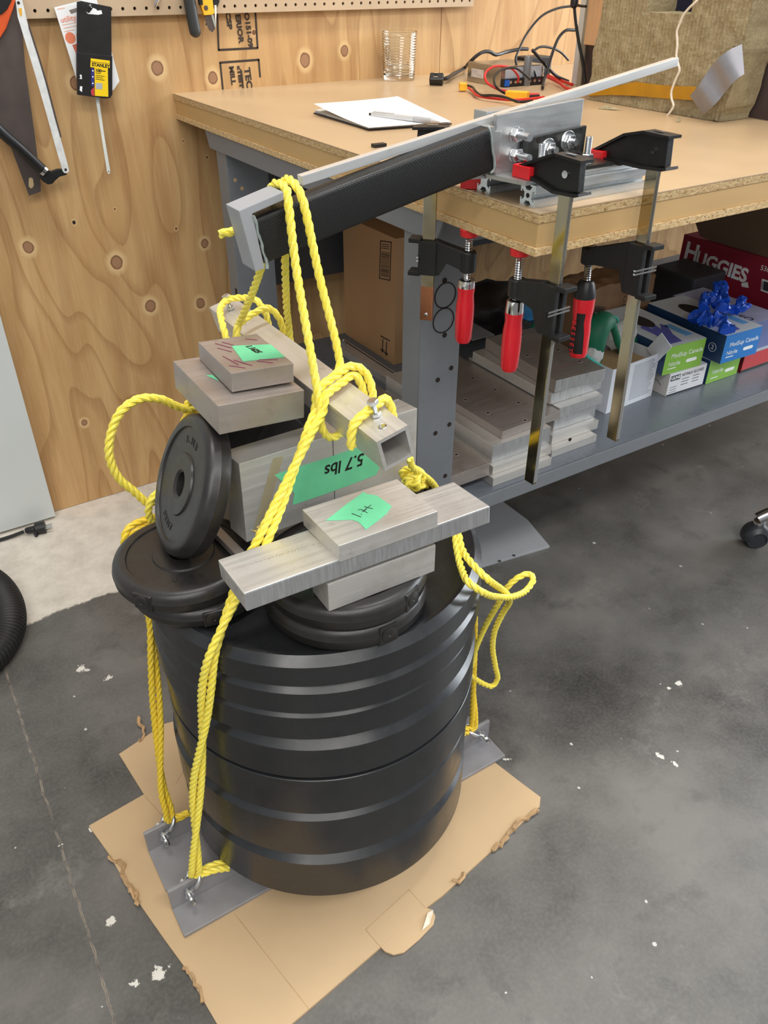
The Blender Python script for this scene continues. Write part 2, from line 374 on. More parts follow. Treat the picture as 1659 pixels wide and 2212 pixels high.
# back wall with its plywood sheets
wall = structure(link('wall_back', MB().box((-3.2, .0185, 0), (6.0, .13, 3.0)), mat('wall_studs', (170, 140, 104), .8)))
for a, b in ((-1.7215, -.5022), (-.5010, .7172), (.7188, 1.937), (1.9385, 3.157), (3.1585, 4.377)):
    part('plywood_panel', MB().box((a, 0, .001), (b, .0182, 2.44), None, .0008), M_PLY, wall)
ply = [c for c in wall.children][1]
def wallrect(p, q, w):     # a printed ink line on the sheet
    p = Vector(p); q = Vector(q); d = (q-p).normalized(); n = Vector((d.z, 0, -d.x))*w/2
    return quadpatch(MB(), p-n, p+n, q+n, q-n, .0002)
ink = MB()
for a, b in (((0.1221, -0.0004, 1.0943), (0.1165, -0.0004, 1.0170)), ((0.1161, -0.0004, 1.0184), (0.2121, -0.0004, 1.0186)), ((0.2115, -0.0004, 1.0942), (0.2105, -0.0004, 1.0183)),
             ((0.1154, -0.0004, 0.9939), (0.2127, -0.0004, 0.9954)), ((0.1173, -0.0004, 0.9938), (0.1174, -0.0004, 0.9366)), ((0.2109, -0.0004, 0.9964), (0.2113, -0.0004, 0.9601)), ((0.1658, -0.0004, 0.9765), (0.1672, -0.0004, 0.9354))):
    p = Vector(a); q = Vector(b); d = (q-p).normalized(); n = Vector((d.z, 0, -d.x))*.0022
    ink.add([p-n, p+n, q+n, q-n, ] + [v+Vector((0, .0003, 0)) for v in (p-n, p+n, q+n, q-n)], [(0, 1, 2, 3), (7, 6, 5, 4), (0, 4, 5, 1), (1, 5, 6, 2), (2, 6, 7, 3), (3, 7, 4, 0)])
part('stamp_frame', ink, M_INK, ply)
D_, R_ = Vector((.06, 0, -1)), Vector((1, 0, .06))
for s, p, sz, sq in (('CSP', (0.1454, -0.0006, 1.0888), .0150, 1.28), ('ERIOR', (0.1683, -0.0006, 1.0840), .0162, 1.20), ('O151-09', (0.1894, -0.0006, 1.0869), .0150, 1.22), ('MILL', (0.1420, -0.0006, 0.9859), .0150, 1.22), ('cTEST', (0.1600, -0.0006, 0.9859), .0118, 1.45), ('TECO', (0.1799, -0.0006, 0.9813), .0195, 1.20)):
    part('stamp_lettering', text_mb(s, sz, basis(p, D_, R_) @ Matrix.Diagonal((sq, 1, 1, 1)), .0002, 'LEFT', 0, .0007), M_INK, ply)
part('pencil_mark', text_mb("2", .036, basis((0.2073, -0.0006, 0.7551), (.1, 0, -1), (1, 0, .1)), .0002, 'LEFT', 0, .0004), M_INK, ply)
part('pencil_mark', wallrect((0.1926, -0.0004, 0.7693), (0.2036, -0.0004, 0.7681), .004), M_INK, ply)
part('pencil_mark', wallrect((0.2300, -0.0004, 0.7579), (0.2303, -0.0004, 0.7451), .004), M_INK, ply)

# white painted board at the left, flush to the wall
structure(link('wall_left', MB().box((-2.2, -.034, .008), (-.4655, -.0005, 2.2), None, .001), M_WHITEPAINT))
# pegboard
peg = wthing('pegboard', 'tan perforated hardboard tool panel along the top of the wall', 'pegboard', (.2, 0, 1.0883))
mb = MB(); S = .0244; x0 = .2297-S*26.5; z0 = 1.1-.0122; nx = 50; nz = 12
for i in range(nx):
    for k in range(nz):
        cx = x0+S*(i+.5); cz = z0+S*(k+.5); o = [(cx+.5*S*u, -.018, cz+.5*S*w) for u, w in ((-1, -1), (0, -1), (1, -1), (1, 0), (1, 1), (0, 1), (-1, 1), (-1, 0))]
        h = [(cx+.0034*math.cos(a), -.018, cz+.0034*math.sin(a)) for a in [math.radians(225+45*j) for j in range(8)]]
        hb = [(x, -.0122, z) for x, y, z in h]
        mb.add(o+h+hb, [(j, (j+1) % 8, 8+(j+1) % 8, 8+j) for j in range(8)]+[(8+j, 8+(j+1) % 8, 16+(j+1) % 8, 16+j) for j in range(8)])
part('perforated_panel', mb, M_PEG, peg)
xa = x0; xb = x0+S*nx; za = z0; zb = z0+S*nz
part('panel_edge', MB().box((xa, -.0179, za-.0004), (xb, -.0122, za)).box((xb, -.0179, za), (xb+.0004, -.0122, zb)), M_PEG, peg)
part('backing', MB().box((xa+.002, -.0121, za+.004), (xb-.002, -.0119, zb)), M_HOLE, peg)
part('batten', MB().box((xa+.02, -.0118, za+.10), (xb-.02, -.0003, za+.14)), M_PLY, peg)

# ------------------------------------------------------------------ workbench
D, H, T = 1.1913, 0.9406, 0.0507
bench = wthing('workbench', 'large workbench with layered particle board top on grey steel legs', 'workbench', (1.2, -.6, 0))
BL = 2.45
part('hardboard_skin', MB().box((0, -D, H-.0022), (BL, 0, H), None, .0006), M_TOP, bench)
def mitred(zb, zt, ins):   # board whose lower arris is chamfered back
    bm = bmesh.new(); bmesh.ops.create_cube(bm, size=1); lo = (0, -D, zb); hi = (BL, 0, zt)
    for v in bm.verts:
        t = [v.co[i]+.5 for i in range(3)]; e = ins if t[2] < .5 else 0
        v.co = Vector((lo[0]+e+t[0]*(hi[0]-lo[0]-e), lo[1]+e+t[1]*(hi[1]-lo[1]-e), lo[2]+t[2]*(hi[2]-lo[2])))
    return MB().bm(bm)
part('upper_board', mitred(H-.0125, H-.0024, .0015), M_PB, bench)
part('core_board', MB().box((.003, -D+.003, H-.0408), (BL, 0, H-.0126), None, .0005), M_MDF, bench)
part('lower_board', MB().box((0, -D, H-T), (BL, 0, H-.0409), None, .0006), M_PB, bench)
G = M_GREYSTEEL
def hole_ring(mb, c, ax, r):
    q = Vector(ax).to_track_quat('Z', 'Y').to_matrix().to_4x4(); q.translation = Vector(c); return mb.ring([(r, 0), (r, .0006), (r-.0018, .0006), (r-.0018, 0)], 28, q)
def channel(x0, x1, yf, yb, zt):   # folded sheet leg: front face, two returns
    t = .003; m = MB(); m.box((x0, yf, 0), (x1, yf+t, zt), None, .001); m.box((x0, yf+t, 0), (x0+t, yb, zt), None, .001); m.box((x1-t, yf+t, 0), (x1, yb, zt), None, .001)
    m.box((x0+t, yb-t, 0), (x0+.02, yb, zt)); m.box((x1-.02, yb-t, 0), (x1-t, yb, zt)); m.box((x0-.01, yf-.01, 0), (x1+.01, yb+.01, .004)); return m
zt = H-T-.001
lg = part('leg', channel(.008, .085, -.95, -.90, zt), G, bench)
for p in [(0.0706, -0.9506, 0.6376), (0.0446, -0.9506, 0.6229), (0.0733, -0.9506, 0.5336), (0.0447, -0.9506, 0.5250), (0.0704, -0.9506, 0.4320), (0.0492, -0.9506, 0.7851), (0.0542, -0.9506, 0.6973)]: part('bolt_hole', MB().cyl((p[0], -.9506, p[2]), (p[0], -.949, p[2]), .0042, 14), M_HOLE, lg)
for p in [(0.0516, -0.9503, 0.7617), (0.0503, -0.9503, 0.7222)]: part('knockout', hole_ring(MB(), p, (0, -1, 0), .0205), M_HOLE, lg)
lr = part('leg', channel(.008, .10, -.245, -.195, zt), G, bench)
M_LTH = mat('light_through_hole', (196, 170, 128), .7)
for p in [(0.0232, -0.2456, 0.8031), (0.0370, -0.2456, 0.7850)]: part('bolt_hole', MB().cyl((p[0], -.2456, p[2]), (p[0], -.244, p[2]), .004, 12), M_LTH, lr)
mb = MB().box((.0074, -.232, .50), (.0079, -.222, .57)); part('slot', mb, M_HOLE, lr)
part('leg', channel(2.20, 2.277, -.95, -.90, zt), G, bench); part('leg', channel(2.20, 2.277, -.245, -.195, zt), G, bench)
m = MB().prism([(-.155, zt), (-1.0, zt), (-.985, zt-.033), (-.172, zt-.033)], .004, .0075, 'YZ'); m.box((.0075, -1.0, zt-.004), (.05, -.155, zt)); part('side_rail', m, G, bench)
m = MB().prism([(-.155, zt), (-1.0, zt), (-.985, zt-.033), (-.172, zt-.033)], 2.278, 2.2815, 'YZ'); part('side_rail', m, G, bench)
part('back_rail', MB().box((.105, -.105, .515), (2.199, -.10, zt)), mat('dark_steel', (70, 72, 76), .5), bench)
part('front_rail', MB().box((.086, -.93, zt-.06), (2.199, -.926, zt), None, .001), G, bench)
# lower shelf
SZ = .3605
m = MB().box((.0, -.9505, SZ-.004), (2.285, -.13, SZ), None, .001)
part('shelf', m, mat('shelf_paint', (104, 110, 118), .30, 0, .05, 30), bench)
m = MB().box((.086, -.955, SZ-.031), (2.199, -.951, SZ-.001), None, .0016); part('shelf_lip', m, G, bench)
# pale wall behind the shelf is the plywood; things on the floor
gp = tag(link('steel_sheet', MB().prism([(0.5157, -0.8051), (0.2914, -0.7739), (0.3578, -0.6367), (0.5194, -0.5343), (0.5449, -0.5691), (0.5439, -0.6927), (0.5411, -0.7030)], .0005, .0075, 'XY', None, .0008), mat('light_grey_sheet', (176, 178, 182), .38, .15, .03, 10), None, (.45, -.75, .0005)), 'light grey steel sheet lying on the floor under the shelf edge', 'sheet')
for p in [(0.3738, -0.7870, 0.0076), (0.4166, -0.7886, 0.0076)]: part('rivet', MB().cyl(Vector((p[0], p[1], .0074))-gp.location, Vector((p[0], p[1], .0082))-gp.location, .004, 14), M_STEEL, gp)
# ------------------------------------------------------------------ load stack
M_ROPE = make_rope('yellow_polypropylene_rope', (252, 226, 56), (255, 244, 128))
M_ROPE_OLD = make_rope('soiled_yellow_rope', (232, 196, 34), (250, 222, 84))
M_RUBBER = mat('bumper_rubber', (36, 37, 39), .27, 0, .12, 30, Specular_IOR_Level=.6)
M_VINYL = mat('vinyl_plate', (40, 38, 37), .36, 0, .14, 60, bump=.10, bscale=500)
M_TAPE = mat('green_masking_tape', (112, 208, 156), .62, 0, .08, 30)
M_MARKER = mat('black_marker', (16, 18, 18), .5)
M_CARD = mat('corrugated_cardboard', (194, 165, 127), .8, 0, .05, 8)
M_CARDED = mat('torn_cardboard', (178, 144, 104), .9, 0, .15, 60)
M_PLANK = mat('brown_plank', (112, 74, 42), .7, 0, .2, 6, (.6, 12, 12))
M_IRON = mat('mill_scale_angle_iron', (146, 144, 146), .5, .25, .10, 25, bump=.08, bscale=200)
M_ZINC = mat('zinc_plated', (206, 208, 210), .24, .95, .05, 60)

# cardboard sheet under everything
oc = [(-0.5516, -0.9631), (-0.5613, -0.8566), (-0.5223, -0.8469), (-0.4665, -0.8338), (-0.1677, -0.9049), (-0.0196, -1.1618), (-0.0019, -1.2402), (0.0070, -1.2864), (0.0168, -1.3317), (0.0032, -1.3446), (-0.1019, -1.3625), (-0.2283, -1.3837), (-0.2621, -1.3863), (-0.4509, -1.4131), (-0.5559, -1.4274), (-0.5821, -1.3977), (-0.5890, -1.3646), (-0.5941, -1.3182), (-0.5988, -1.2695), (-0.6091, -1.2170), (-0.6233, -1.1371), (-0.6309, -1.0868), (-0.6358, -1.0407), (-0.6483, -0.9734)]
cb = tag(link('cardboard_sheet', MB().prism(oc, .0004, .0052, 'XY'), M_CARD, None, (-.3, -1.2, .0004)), 'large flat cardboard sheet with torn edges lying under the weight stack', 'cardboard')
def cbpart(name, mb, m, label=None):
    for i, v in enumerate(mb.v): mb.v[i] = tuple(Vector(v)-cb.location)
    o = link(name, mb, m, cb)
    if label: o['label'] = label
tabp = [(-0.3490, -1.3980), (-0.2917, -1.3877), (-0.2605, -1.3840), (-0.2535, -1.3935), (-0.2558, -1.4039), (-0.2655, -1.4126), (-0.2959, -1.4192), (-0.3251, -1.4227), (-0.3393, -1.4175), (-0.3469, -1.4072)]
cbpart('folded_tab', MB().prism(tabp, .0006, .0046, 'XY', None, .0006), M_CARD)
peel = [(-0.2847, -1.4112, 0.0052), (-0.2638, -1.3957, 0.0052), (-0.2530, -1.3949, 0.0052), (-0.2600, -1.4023, 0.0052), (-0.2700, -1.4092, 0.0052)]
cbpart('peeled_liner', MB().add([Vector(p)+Vector((0, 0, .0006+.004*(i % 2))) for i, p in enumerate(peel)], [(0, 1, 2, 3, 4)]), mat('pale_liner', (226, 212, 190), .8), 'pale peeled paper liner')
for a, b in (((-0.3541, -1.3654, 0.0052), (-0.2655, -1.3488, 0.0052)), ((-0.2655, -1.3488, 0.0052), (-0.2611, -1.3847, 0.0052)), ((-0.3541, -1.3654, 0.0052), (-0.3494, -1.3987, 0.0052)), ((-0.5074, -1.2377, 0.0052), (-0.4760, -1.4170, 0.0052)), ((-0.5520, -0.9665, 0.0052), (-0.5395, -1.0225, 0.0052)), ((-0.4976, -0.9711, 0.0052), (-0.4727, -0.9502, 0.0052))):
    cbpart('crease', MB().cyl(Vector(a)-Vector((0, 0, .0005)), Vector(b)-Vector((0, 0, .0005)), .0008, 6), M_CARDED)
for cl in ([(-0.6361, -1.0444, 0.0050), (-0.6324, -1.0563, 0.0050), (-0.6259, -1.0642, 0.0050), (-0.6230, -1.0828, 0.0050), (-0.6310, -1.0896, 0.0050), (-0.6255, -1.1040, 0.0050), (-0.6267, -1.1211, 0.0050), (-0.6212, -1.1307, 0.0050), (-0.6229, -1.1401, 0.0050)], [(-0.6255, -1.1218, 0.0050), (-0.6219, -1.1459, 0.0050), (-0.6278, -1.1464, 0.0050)], [(-0.5990, -1.2711, 0.0040), (-0.5947, -1.2829, 0.0040), (-0.5934, -1.3058, 0.0040), (-0.5923, -1.3281, 0.0040)], [(-0.1175, -1.3635, 0.0050), (-0.1049, -1.3657, 0.0050), (-0.0859, -1.3601, 0.0050), (-0.0368, -1.3488, 0.0050), (-0.0040, -1.3508, 0.0050)], [(-0.1998, -1.3747, 0.0040), (-0.1844, -1.3782, 0.0040), (-0.1779, -1.3732, 0.0040)], [(-0.5212, -0.8505, 0.0040), (-0.5099, -0.8427, 0.0040), (-0.5067, -0.8229, 0.0040), (-0.5034, -0.7922, 0.0040)]):
    q = spline(cl, .006)
    q = [p+Vector((random.uniform(-.003, .003), random.uniform(-.003, .003), random.uniform(0, .004))) for p in q]
    cbpart('torn_edge', MB().tube(q, [.0018+.0026*random.random() for _ in q], 5, False, False), M_CARDED)

# two angle irons and the plank between them
def angle_iron(label, yf, w, x0, x1, h=.0488, t=.0065, zb=.0058):
    o = wthing('angle_iron', label, 'angle iron', ((x0+x1)/2, yf, zb), None)
    part('upright_flange', MB().box((x0, yf, zb), (x1, yf+t, zb+h), None, .0015), M_IRON, o)
    part('flat_flange', MB().box((x0, yf-w, zb), (x1, yf+.0004, zb+t), None, .0015), M_IRON, o); return o
angle_iron('rear grey steel angle iron under the weight stack, one shackle visible', -1.0755, .0775, -.5815, .018)
angle_iron('front grey steel angle iron nearest the camera under the weight stack', -1.1865, .0488, -.5835, .0188)
tag(link('plank', MB().box((-.492, -1.150, .0125), (-.075, -1.086, .0540), None, .001), M_PLANK, None, (-.28, -1.118, .0125)), 'brown wooden plank hidden between the angle irons under the stack', 'plank')

def shackle(label, p, d):
    d = Vector(d).normalized(); M = basis(p, d, (0, 1, 0))   # local x = towards the bow, y = pin
    o = thing('shackle', label, 'shackle', M=M, group='rope shackles on the angle irons')
    arc = [(-.002, -.0105, 0), (.012, -.0108, 0), (.018, -.0145, 0)] + [(.022+.0145*math.sin(a), -.0145*math.cos(a), 0) for a in [PI*k/10 for k in range(1, 10)]] + [(.018, .0145, 0), (.012, .0108, 0), (-.002, .0105, 0)]
    part('bow', MB().tube(spline(arc, .002), .0031, 10), M_ZINC, o)
    q = MB()
    for s in (-1, 1):
        part('eye', MB().ring([(.0034, s*.0105-.003), (.0068, s*.0105-.003), (.0068, s*.0105+.003), (.0034, s*.0105+.003)], 18, Matrix.Rotation(-PI/2, 4, 'X')), M_ZINC, o)
    part('pin', MB().cyl((0, -.019, 0), (0, .0165, 0), .0032, 12), M_ZINC, o)
    e = MB(); thread(e, (0, -.0235, 0), (0, -.019, 0), .0042, .0016); part('pin_collar', e, M_ZINC, o)
    part('pin_eye', MB().ring([(.0016, -.0018), (.0046, -.0018), (.0046, .0018), (.0016, .0018)], 14, Matrix.Translation((0, -.0265, 0))), M_ZINC, o)
    return o
shackle('silver bow shackle on the left end of the front angle iron', (-.5563, -1.1832, .0372), (.62, 0, .78))
shackle('silver bow shackle on the left end of the rear angle iron', (-.5545, -1.0722, .0385), (.62, 0, .78))
shackle('silver bow shackle on the right end of the front angle iron', (-.0030, -1.1832, .0375), (-.78, 0, .62))

# bumper plates
SX, SY = -.2826, -1.1260
lay = [(.0645, .1570, 0, 0), (.1665, .2537, -.0015, .0005), (.2537, .3250, .003, .001), (.3250, .3925, .004, .003), (.4030, .4490, -.001, .001), (.4490, .4940, .0015, -.001), (.4940, .5375, 0, 0)]
order = ['bottom', 'second from the bottom', 'third from the bottom', 'fourth from the bottom', 'third from the top', 'second from the top', 'topmost']
tops = [.1660, .2537, .3250, .4025, .4490, .4940, .5370]
cham = [.0115, .0085, .0010, .0115, .0045, .0090, .0100]
for i, (z0, z1, dx, dy) in enumerate(lay):
    o = wthing('bumper_plate', 'black rubber bumper plate, %s of the tall stack of seven' % order[i], 'weight plate', (SX+dx, SY+dy, z0), 'bumper plates in the tall stack')
    M = Matrix.Translation((SX+dx, SY+dy, 0)); R = .225; lo = .0553 if i == 0 else z0; hi = tops[i]; c = cham[i]
    prof = [(.030, lo), (.105, lo), (.112, z0+.004), (R-.022, z0+.004), (R-.014, z0), (R-.004, z0), (R, z0+.004), (R, z1-c), (R-c, z1), (R-.016, z1), (R-.024, z1-.004), (.112, z1-.004), (.105, hi), (.030, hi)]
    part('rubber_disc', MB().ring(prof, 128, M), M_RUBBER, o)
    part('hub', MB().ring([(.0255, lo+.001), (.0298, lo+.001), (.0298, hi-.0005), (.0255, hi-.0005)], 40, M), M_STEEL, o)

# small vinyl plates
def vinyl(label, r, th, M, capang, txt, txt2=None, group=None):
    o = thing('vinyl_plate', label, 'weight plate', M=M, group=group)
    p = [(r*.55, 0), (r-.007, 0), (r-.0025, .0015), (r-.0004, .005), (r, th*.46), (r+.0005, th*.5), (r, th*.54), (r-.0006, th-.008), (r-.0028, th-.0032), (r-.008, th-.0004), (r-.011, th), (r*.80, th), (r*.785, th-.0022), (r*.44, th-.0026), (r*.425, th-.0004), (.0175, th-.0004), (.0145, th-.003), (.0145, .003), (.0175, 0)]
    b = part('disc', MB().ring(p, 96), M_VINYL, o)
    q = Matrix.Rotation(capang, 4, 'Z')
    part('filler_pad', MB().box((r-.0085, -.0125, .0015), (r+.0002, .0125, th-.0035), q, .0018), M_VINYL, o)
    part('filler_cap', MB().lathe([(.0088, 0), (.0096, .0006), (.0096, .0016), (.0086, .0022), (.002, .0024), (.0015, .0018)], 28, q @ basis((r-.0006, 0, th*.48), (0, 1, 0), (0, 0, 1))), M_VINYL, o)
    for s, a0, sz, up in txt:
        for k, ch in enumerate(s):
            a = a0+(k-(len(s)-1)/2)*sz*.82/(r*.62)*up; e = Vector((math.cos(a), math.sin(a), 0)); t = Vector((-e.y, e.x, 0))
            part('embossed_letter', text_mb(ch, sz, basis(e*(r*.62)+Vector((0, 0, th-.0026)), t*up, e*-up), .0011, 'CENTER', 0, .0004), M_VINYL, o)
    return o
GA = 'small black vinyl plates on the stack'
zt = .5378
TZ = Matrix.Translation
vinyl('small black vinyl plate, lower of the two lying at the left rim of the stack', .0850, .0255, TZ((-.4440, -1.1280, zt)), math.radians(-101), [], None, GA)
vinyl('small black vinyl plate with embossed weight, upper of the two at the left rim', .0855, .0270, TZ((-.4580, -1.1220, zt+.0255)), math.radians(-145), [('4.4LB', math.radians(-104), .0100, 1)], None, GA)
vinyl('dusty black vinyl plate, lower of the two under the front aluminium blocks', .0985, .030, TZ((-.3040, -1.2460, zt)), math.radians(-90), [], None, GA)
vinyl('dusty black vinyl plate, upper of the two under the front aluminium blocks', .0985, .0302, TZ((-.3040, -1.2460, zt+.030)), math.radians(-68), [], None, GA)
nz = Vector((math.cos(.4373)*math.cos(3.0208), math.cos(.4373)*math.sin(3.0208), math.sin(.4373)))
Ms = basis(Vector((-.4458, -1.1083, .6755))-nz*.0295, Vector((-nz.y, nz.x, 0)), z=nz)
vinyl('small black vinyl plate standing on edge, leaning right', .0862, .030, Ms, math.radians(190), [('4.4LB', math.radians(100), .0105, -1), ('ORBIT', math.radians(-92), .0095, 1)], None, GA)
nb = Vector((.12, -.97, .22)).normalized()
vinyl('small black vinyl plate standing on edge behind the tall aluminium block', .098, .030, basis((-.283, -1.014, .6345), Vector((nb.y, -nb.x, 0)), z=nb), 1.0, [], None, GA)

# aluminium blocks
def block(name, label, p, m, cat='block', bev=.0009, ends=None):
    cx, cy, cz, yaw, pi_, ro, lx, ly, lz = p
    M = Matrix.Translation((cx, cy, cz)) @ Matrix.Rotation(yaw, 4, 'Z') @ Matrix.Rotation(pi_, 4, 'Y') @ Matrix.Rotation(ro, 4, 'X')
    o = link(name, MB().box((-lx/2, -ly/2, -lz/2), (lx/2, ly/2, lz/2), None, bev), m)
    o.matrix_world = M; tag(o, label, cat); return o
def strokes(lines, r, par, m):
    for L in lines: part('pen_stroke', MB().tube([Vector(p) for p in L], r, 6), m, par)
BOX = {'C1': (-0.2977, -1.3036, 0.6174, -0.0283, 0.0, 0.0, 0.138, 0.0393, 0.0381), 'bar': (-0.3064, -1.2872, 0.6495, -0.035, -0.0044, -0.0891, 0.3038, 0.074, 0.0223), 'b174': (-0.29, -1.2821, 0.6705, -0.0239, 0.0, -0.045, 0.1245, 0.0853, 0.0209), 'b57': (-0.2638, -1.1353, 0.6539, 0.0867, 0.0403, -0.0508, 0.2614, 0.0403, 0.1054), 'D2': (-0.3541, -1.0914, 0.7672, -0.0214, 0.0672, -0.0147, 0.1032, 0.1425, 0.0344), 'D1': (-0.339, -1.0863, 0.7962, -0.0561, 0.0556, -0.0341, 0.0743, 0.1103, 0.0224), 'sq': (-0.2664, -1.0711, 0.7628, -1.607, -0.025, 0.2493, 0.4787, 0.0381, 0.0381)}
def block_matrix(p): return Matrix.Translation(p[:3]) @ Matrix.Rotation(p[3], 4, 'Z') @ Matrix.Rotation(p[4], 4, 'Y') @ Matrix.Rotation(p[5], 4, 'X')
c1 = block('aluminium_block', 'aluminium block lying on the dusty black plates under the long bar', BOX['C1'], M_ALU)
bar = block('aluminium_bar', 'long saw-cut aluminium bar across the front of the stack', BOX['bar'], M_ALU, 'bar', .0016)
M_GRIME = mat('grime', (140, 126, 110), .9, 0, .3, 200)
for path in ([(-0.1454, 0.0111, 0.0113), (-0.1161, 0.0088, 0.0113), (-0.0743, 0.0061, 0.0114), (-0.0419, 0.0041, 0.0113)], [(0.0955, -0.0037, 0.0113), (0.1261, -0.0054, 0.0113), (0.1453, -0.0054, 0.0113)]):
    mb = MB()
    for p in spline(path, .0011):
        q = Vector(p)+Vector((random.uniform(-.001, .001), random.gauss(0, .0011), -.0002)); mb.lathe([(random.uniform(.0003, .0008), 0), (.0002, .0003)], 5, Matrix.Translation(q), False)
    g_ = part('grime_specks', mb, M_GRIME, bar); g_['kind'] = 'stuff'
b174 = block('aluminium_block', 'aluminium block marked 1.74 on torn green tape on the long bar', BOX['b174'], M_ALU)
def tape(blk, face_pts, n, label='torn green masking tape'):
    o = part('green_tape', sheet_mb(face_pts, Vector(n)*.0003), M_TAPE, blk); o['label'] = label; return o
tp = tape(b174, [(-0.0510, 0.0075, 0.0107), (-0.0363, 0.0144, 0.0107), (-0.0143, 0.0255, 0.0107), (0.0050, 0.0333, 0.0107), (0.0134, 0.0376, 0.0107), (0.0146, 0.0319, 0.0106), (0.0222, 0.0224, 0.0107), (0.0236, 0.0079, 0.0107), (0.0245, -0.0067, 0.0107), (0.0115, -0.0167, 0.0107), (-0.0047, -0.0241, 0.0107), (-0.0232, -0.0315, 0.0107), (-0.0226, -0.0222, 0.0107), (-0.0226, -0.0131, 0.0106), (-0.0265, -0.0063, 0.0107), (-0.0384, 0.0003, 0.0106)], (0, 0, 1))
strokes([[(-0.0204, 0.0041, 0.0107), (-0.0154, -0.0076, 0.0107)], [(-0.0124, -0.0025, 0.0107), (-0.0126, -0.0037, 0.0107)], [(-0.0113, 0.0067, 0.0107), (-0.0076, 0.0060, 0.0107), (-0.0065, 0.0007, 0.0107), (-0.0053, -0.0042, 0.0106)], [(-0.0090, 0.0005, 0.0107), (-0.0023, 0.0030, 0.0106)], [(-0.0012, 0.0093, 0.0107), (-0.0002, 0.0060, 0.0107), (0.0039, -0.0001, 0.0107)], [(0.0064, 0.0080, 0.0107), (-0.0033, 0.0037, 0.0106), (-0.0084, 0.0008, 0.0106)]], .0007, tp, M_MARKER)
b57 = block('aluminium_block', 'tall aluminium block on edge marked 5.7lbs on wide green tape', BOX['b57'], M_ALU)
tp = tape(b57, [(-0.0867, -0.0203, 0.0249), (-0.0499, -0.0203, 0.0247), (-0.0097, -0.0203, 0.0242), (0.0303, -0.0203, 0.0250), (0.0541, -0.0203, 0.0133), (0.0660, -0.0203, -0.0090), (0.0683, -0.0204, -0.0158), (0.0629, -0.0203, -0.0236), (0.0243, -0.0204, -0.0246), (-0.0185, -0.0204, -0.0249), (-0.0647, -0.0203, -0.0240), (-0.0612, -0.0203, -0.0091), (-0.0755, -0.0203, 0.0104)], (0, -1, 0), 'wide green masking tape')
cpt = Vector([(0.0142, -0.0203, 0.0072)][0]); part('handwriting', text_mb('5.7 lbs', .0235, basis(cpt+Vector((0, -.0005, 0)), (-1, 0, 0), (0, 0, -1)), .0002, 'CENTER', .15, .0003), M_MARKER, tp)
part('scribe_line', MB().box(([(-0.0026, -0.0203, 0.0491)][0][0]-.0003, -BOX['b57'][7]/2-.0003, -.05), ([(-0.0026, -0.0203, 0.0491)][0][0]+.0003, -BOX['b57'][7]/2, .052)), M_MARKER, b57)
part('yellow_stain', quadpatch(MB(), *[Vector(p) for p in [(-0.1217, -0.0203, -0.0417), (-0.1094, -0.0203, -0.0464), (-0.0731, -0.0204, 0.0454), (-0.0868, -0.0204, 0.0466)]], .0002), mat('rope_stain', (190, 178, 146), .45, .5, .1, 30), b57)
sup = block('aluminium_block', 'aluminium block peeking out under the tall block with 5.7lbs tape', (-.2500, -1.110, .5580, .01, 0, 0, .177, .056, .0400), M_ALU)
block('aluminium_bar', 'narrow aluminium bar lying beside the standing vinyl plate', (-.4090, -1.132, .5958, math.radians(94), 0, 0, .090, .012, .0098), M_ALUPLATE, 'bar')
d2 = block('aluminium_block', 'larger plain aluminium block resting on the standing plate, lower of the tape-marked pair', BOX['D2'], M_ALUPLATE)
tape(d2, [(-0.0323, 0.0126, 0.0174), (-0.0253, 0.0110, 0.0174), (-0.0252, -0.0086, 0.0174)], (0, 0, 1))
d1 = block('aluminium_block', 'smaller aluminium block with 1.1625 green tape and red scribbles, topmost at left', BOX['D1'], M_ALUPLATE)
tp = tape(d1, [(-0.0063, 0.0254, 0.0114), (0.0141, 0.0189, 0.0114), (0.0371, 0.0122, 0.0114), (0.0371, -0.0104, 0.0114), (0.0359, -0.0337, 0.0114), (0.0115, -0.0305, 0.0114), (-0.0125, -0.0277, 0.0114), (-0.0098, -0.0046, 0.0114)], (0, 0, 1))
ta, tb, tc = [Vector(p) for p in [(0.0101, 0.0206, 0.0114), (0.0144, -0.0121, 0.0114), (0.0038, -0.0073, 0.0114)]]
part('handwriting', text_mb('1.1625', .0105, basis((ta+tb)/2+Vector((0, 0, .0006)), (tb-ta), z=(0, 0, 1)), .0002, 'CENTER', .2, .0003), M_MARKER, tp)
M_RED = mat('red_marker', (128, 52, 76), .6, 0, .2, 60)
strokes([[(-0.0207, 0.0413, 0.0114), (-0.0090, 0.0187, 0.0114)], [(-0.0117, 0.0426, 0.0114), (-0.0032, 0.0265, 0.0114)], [(-0.0271, -0.0034, 0.0114), (-0.0208, -0.0350, 0.0114)], [(-0.0204, -0.0194, 0.0114), (-0.0079, -0.0440, 0.0114)], [(-0.0310, -0.0335, 0.0114), (-0.0174, -0.0474, 0.0114)], [(0.0022, -0.0327, 0.0114), (0.0165, -0.0455, 0.0114)], [(0.0174, 0.0424, 0.0114), (0.0287, 0.0320, 0.0114)], [(-0.0236, 0.0252, 0.0114), (-0.0133, 0.0070, 0.0114)], [(0.0062, -0.0297, 0.0114), (0.0252, -0.0382, 0.0114)]], .0006, d1, M_RED)

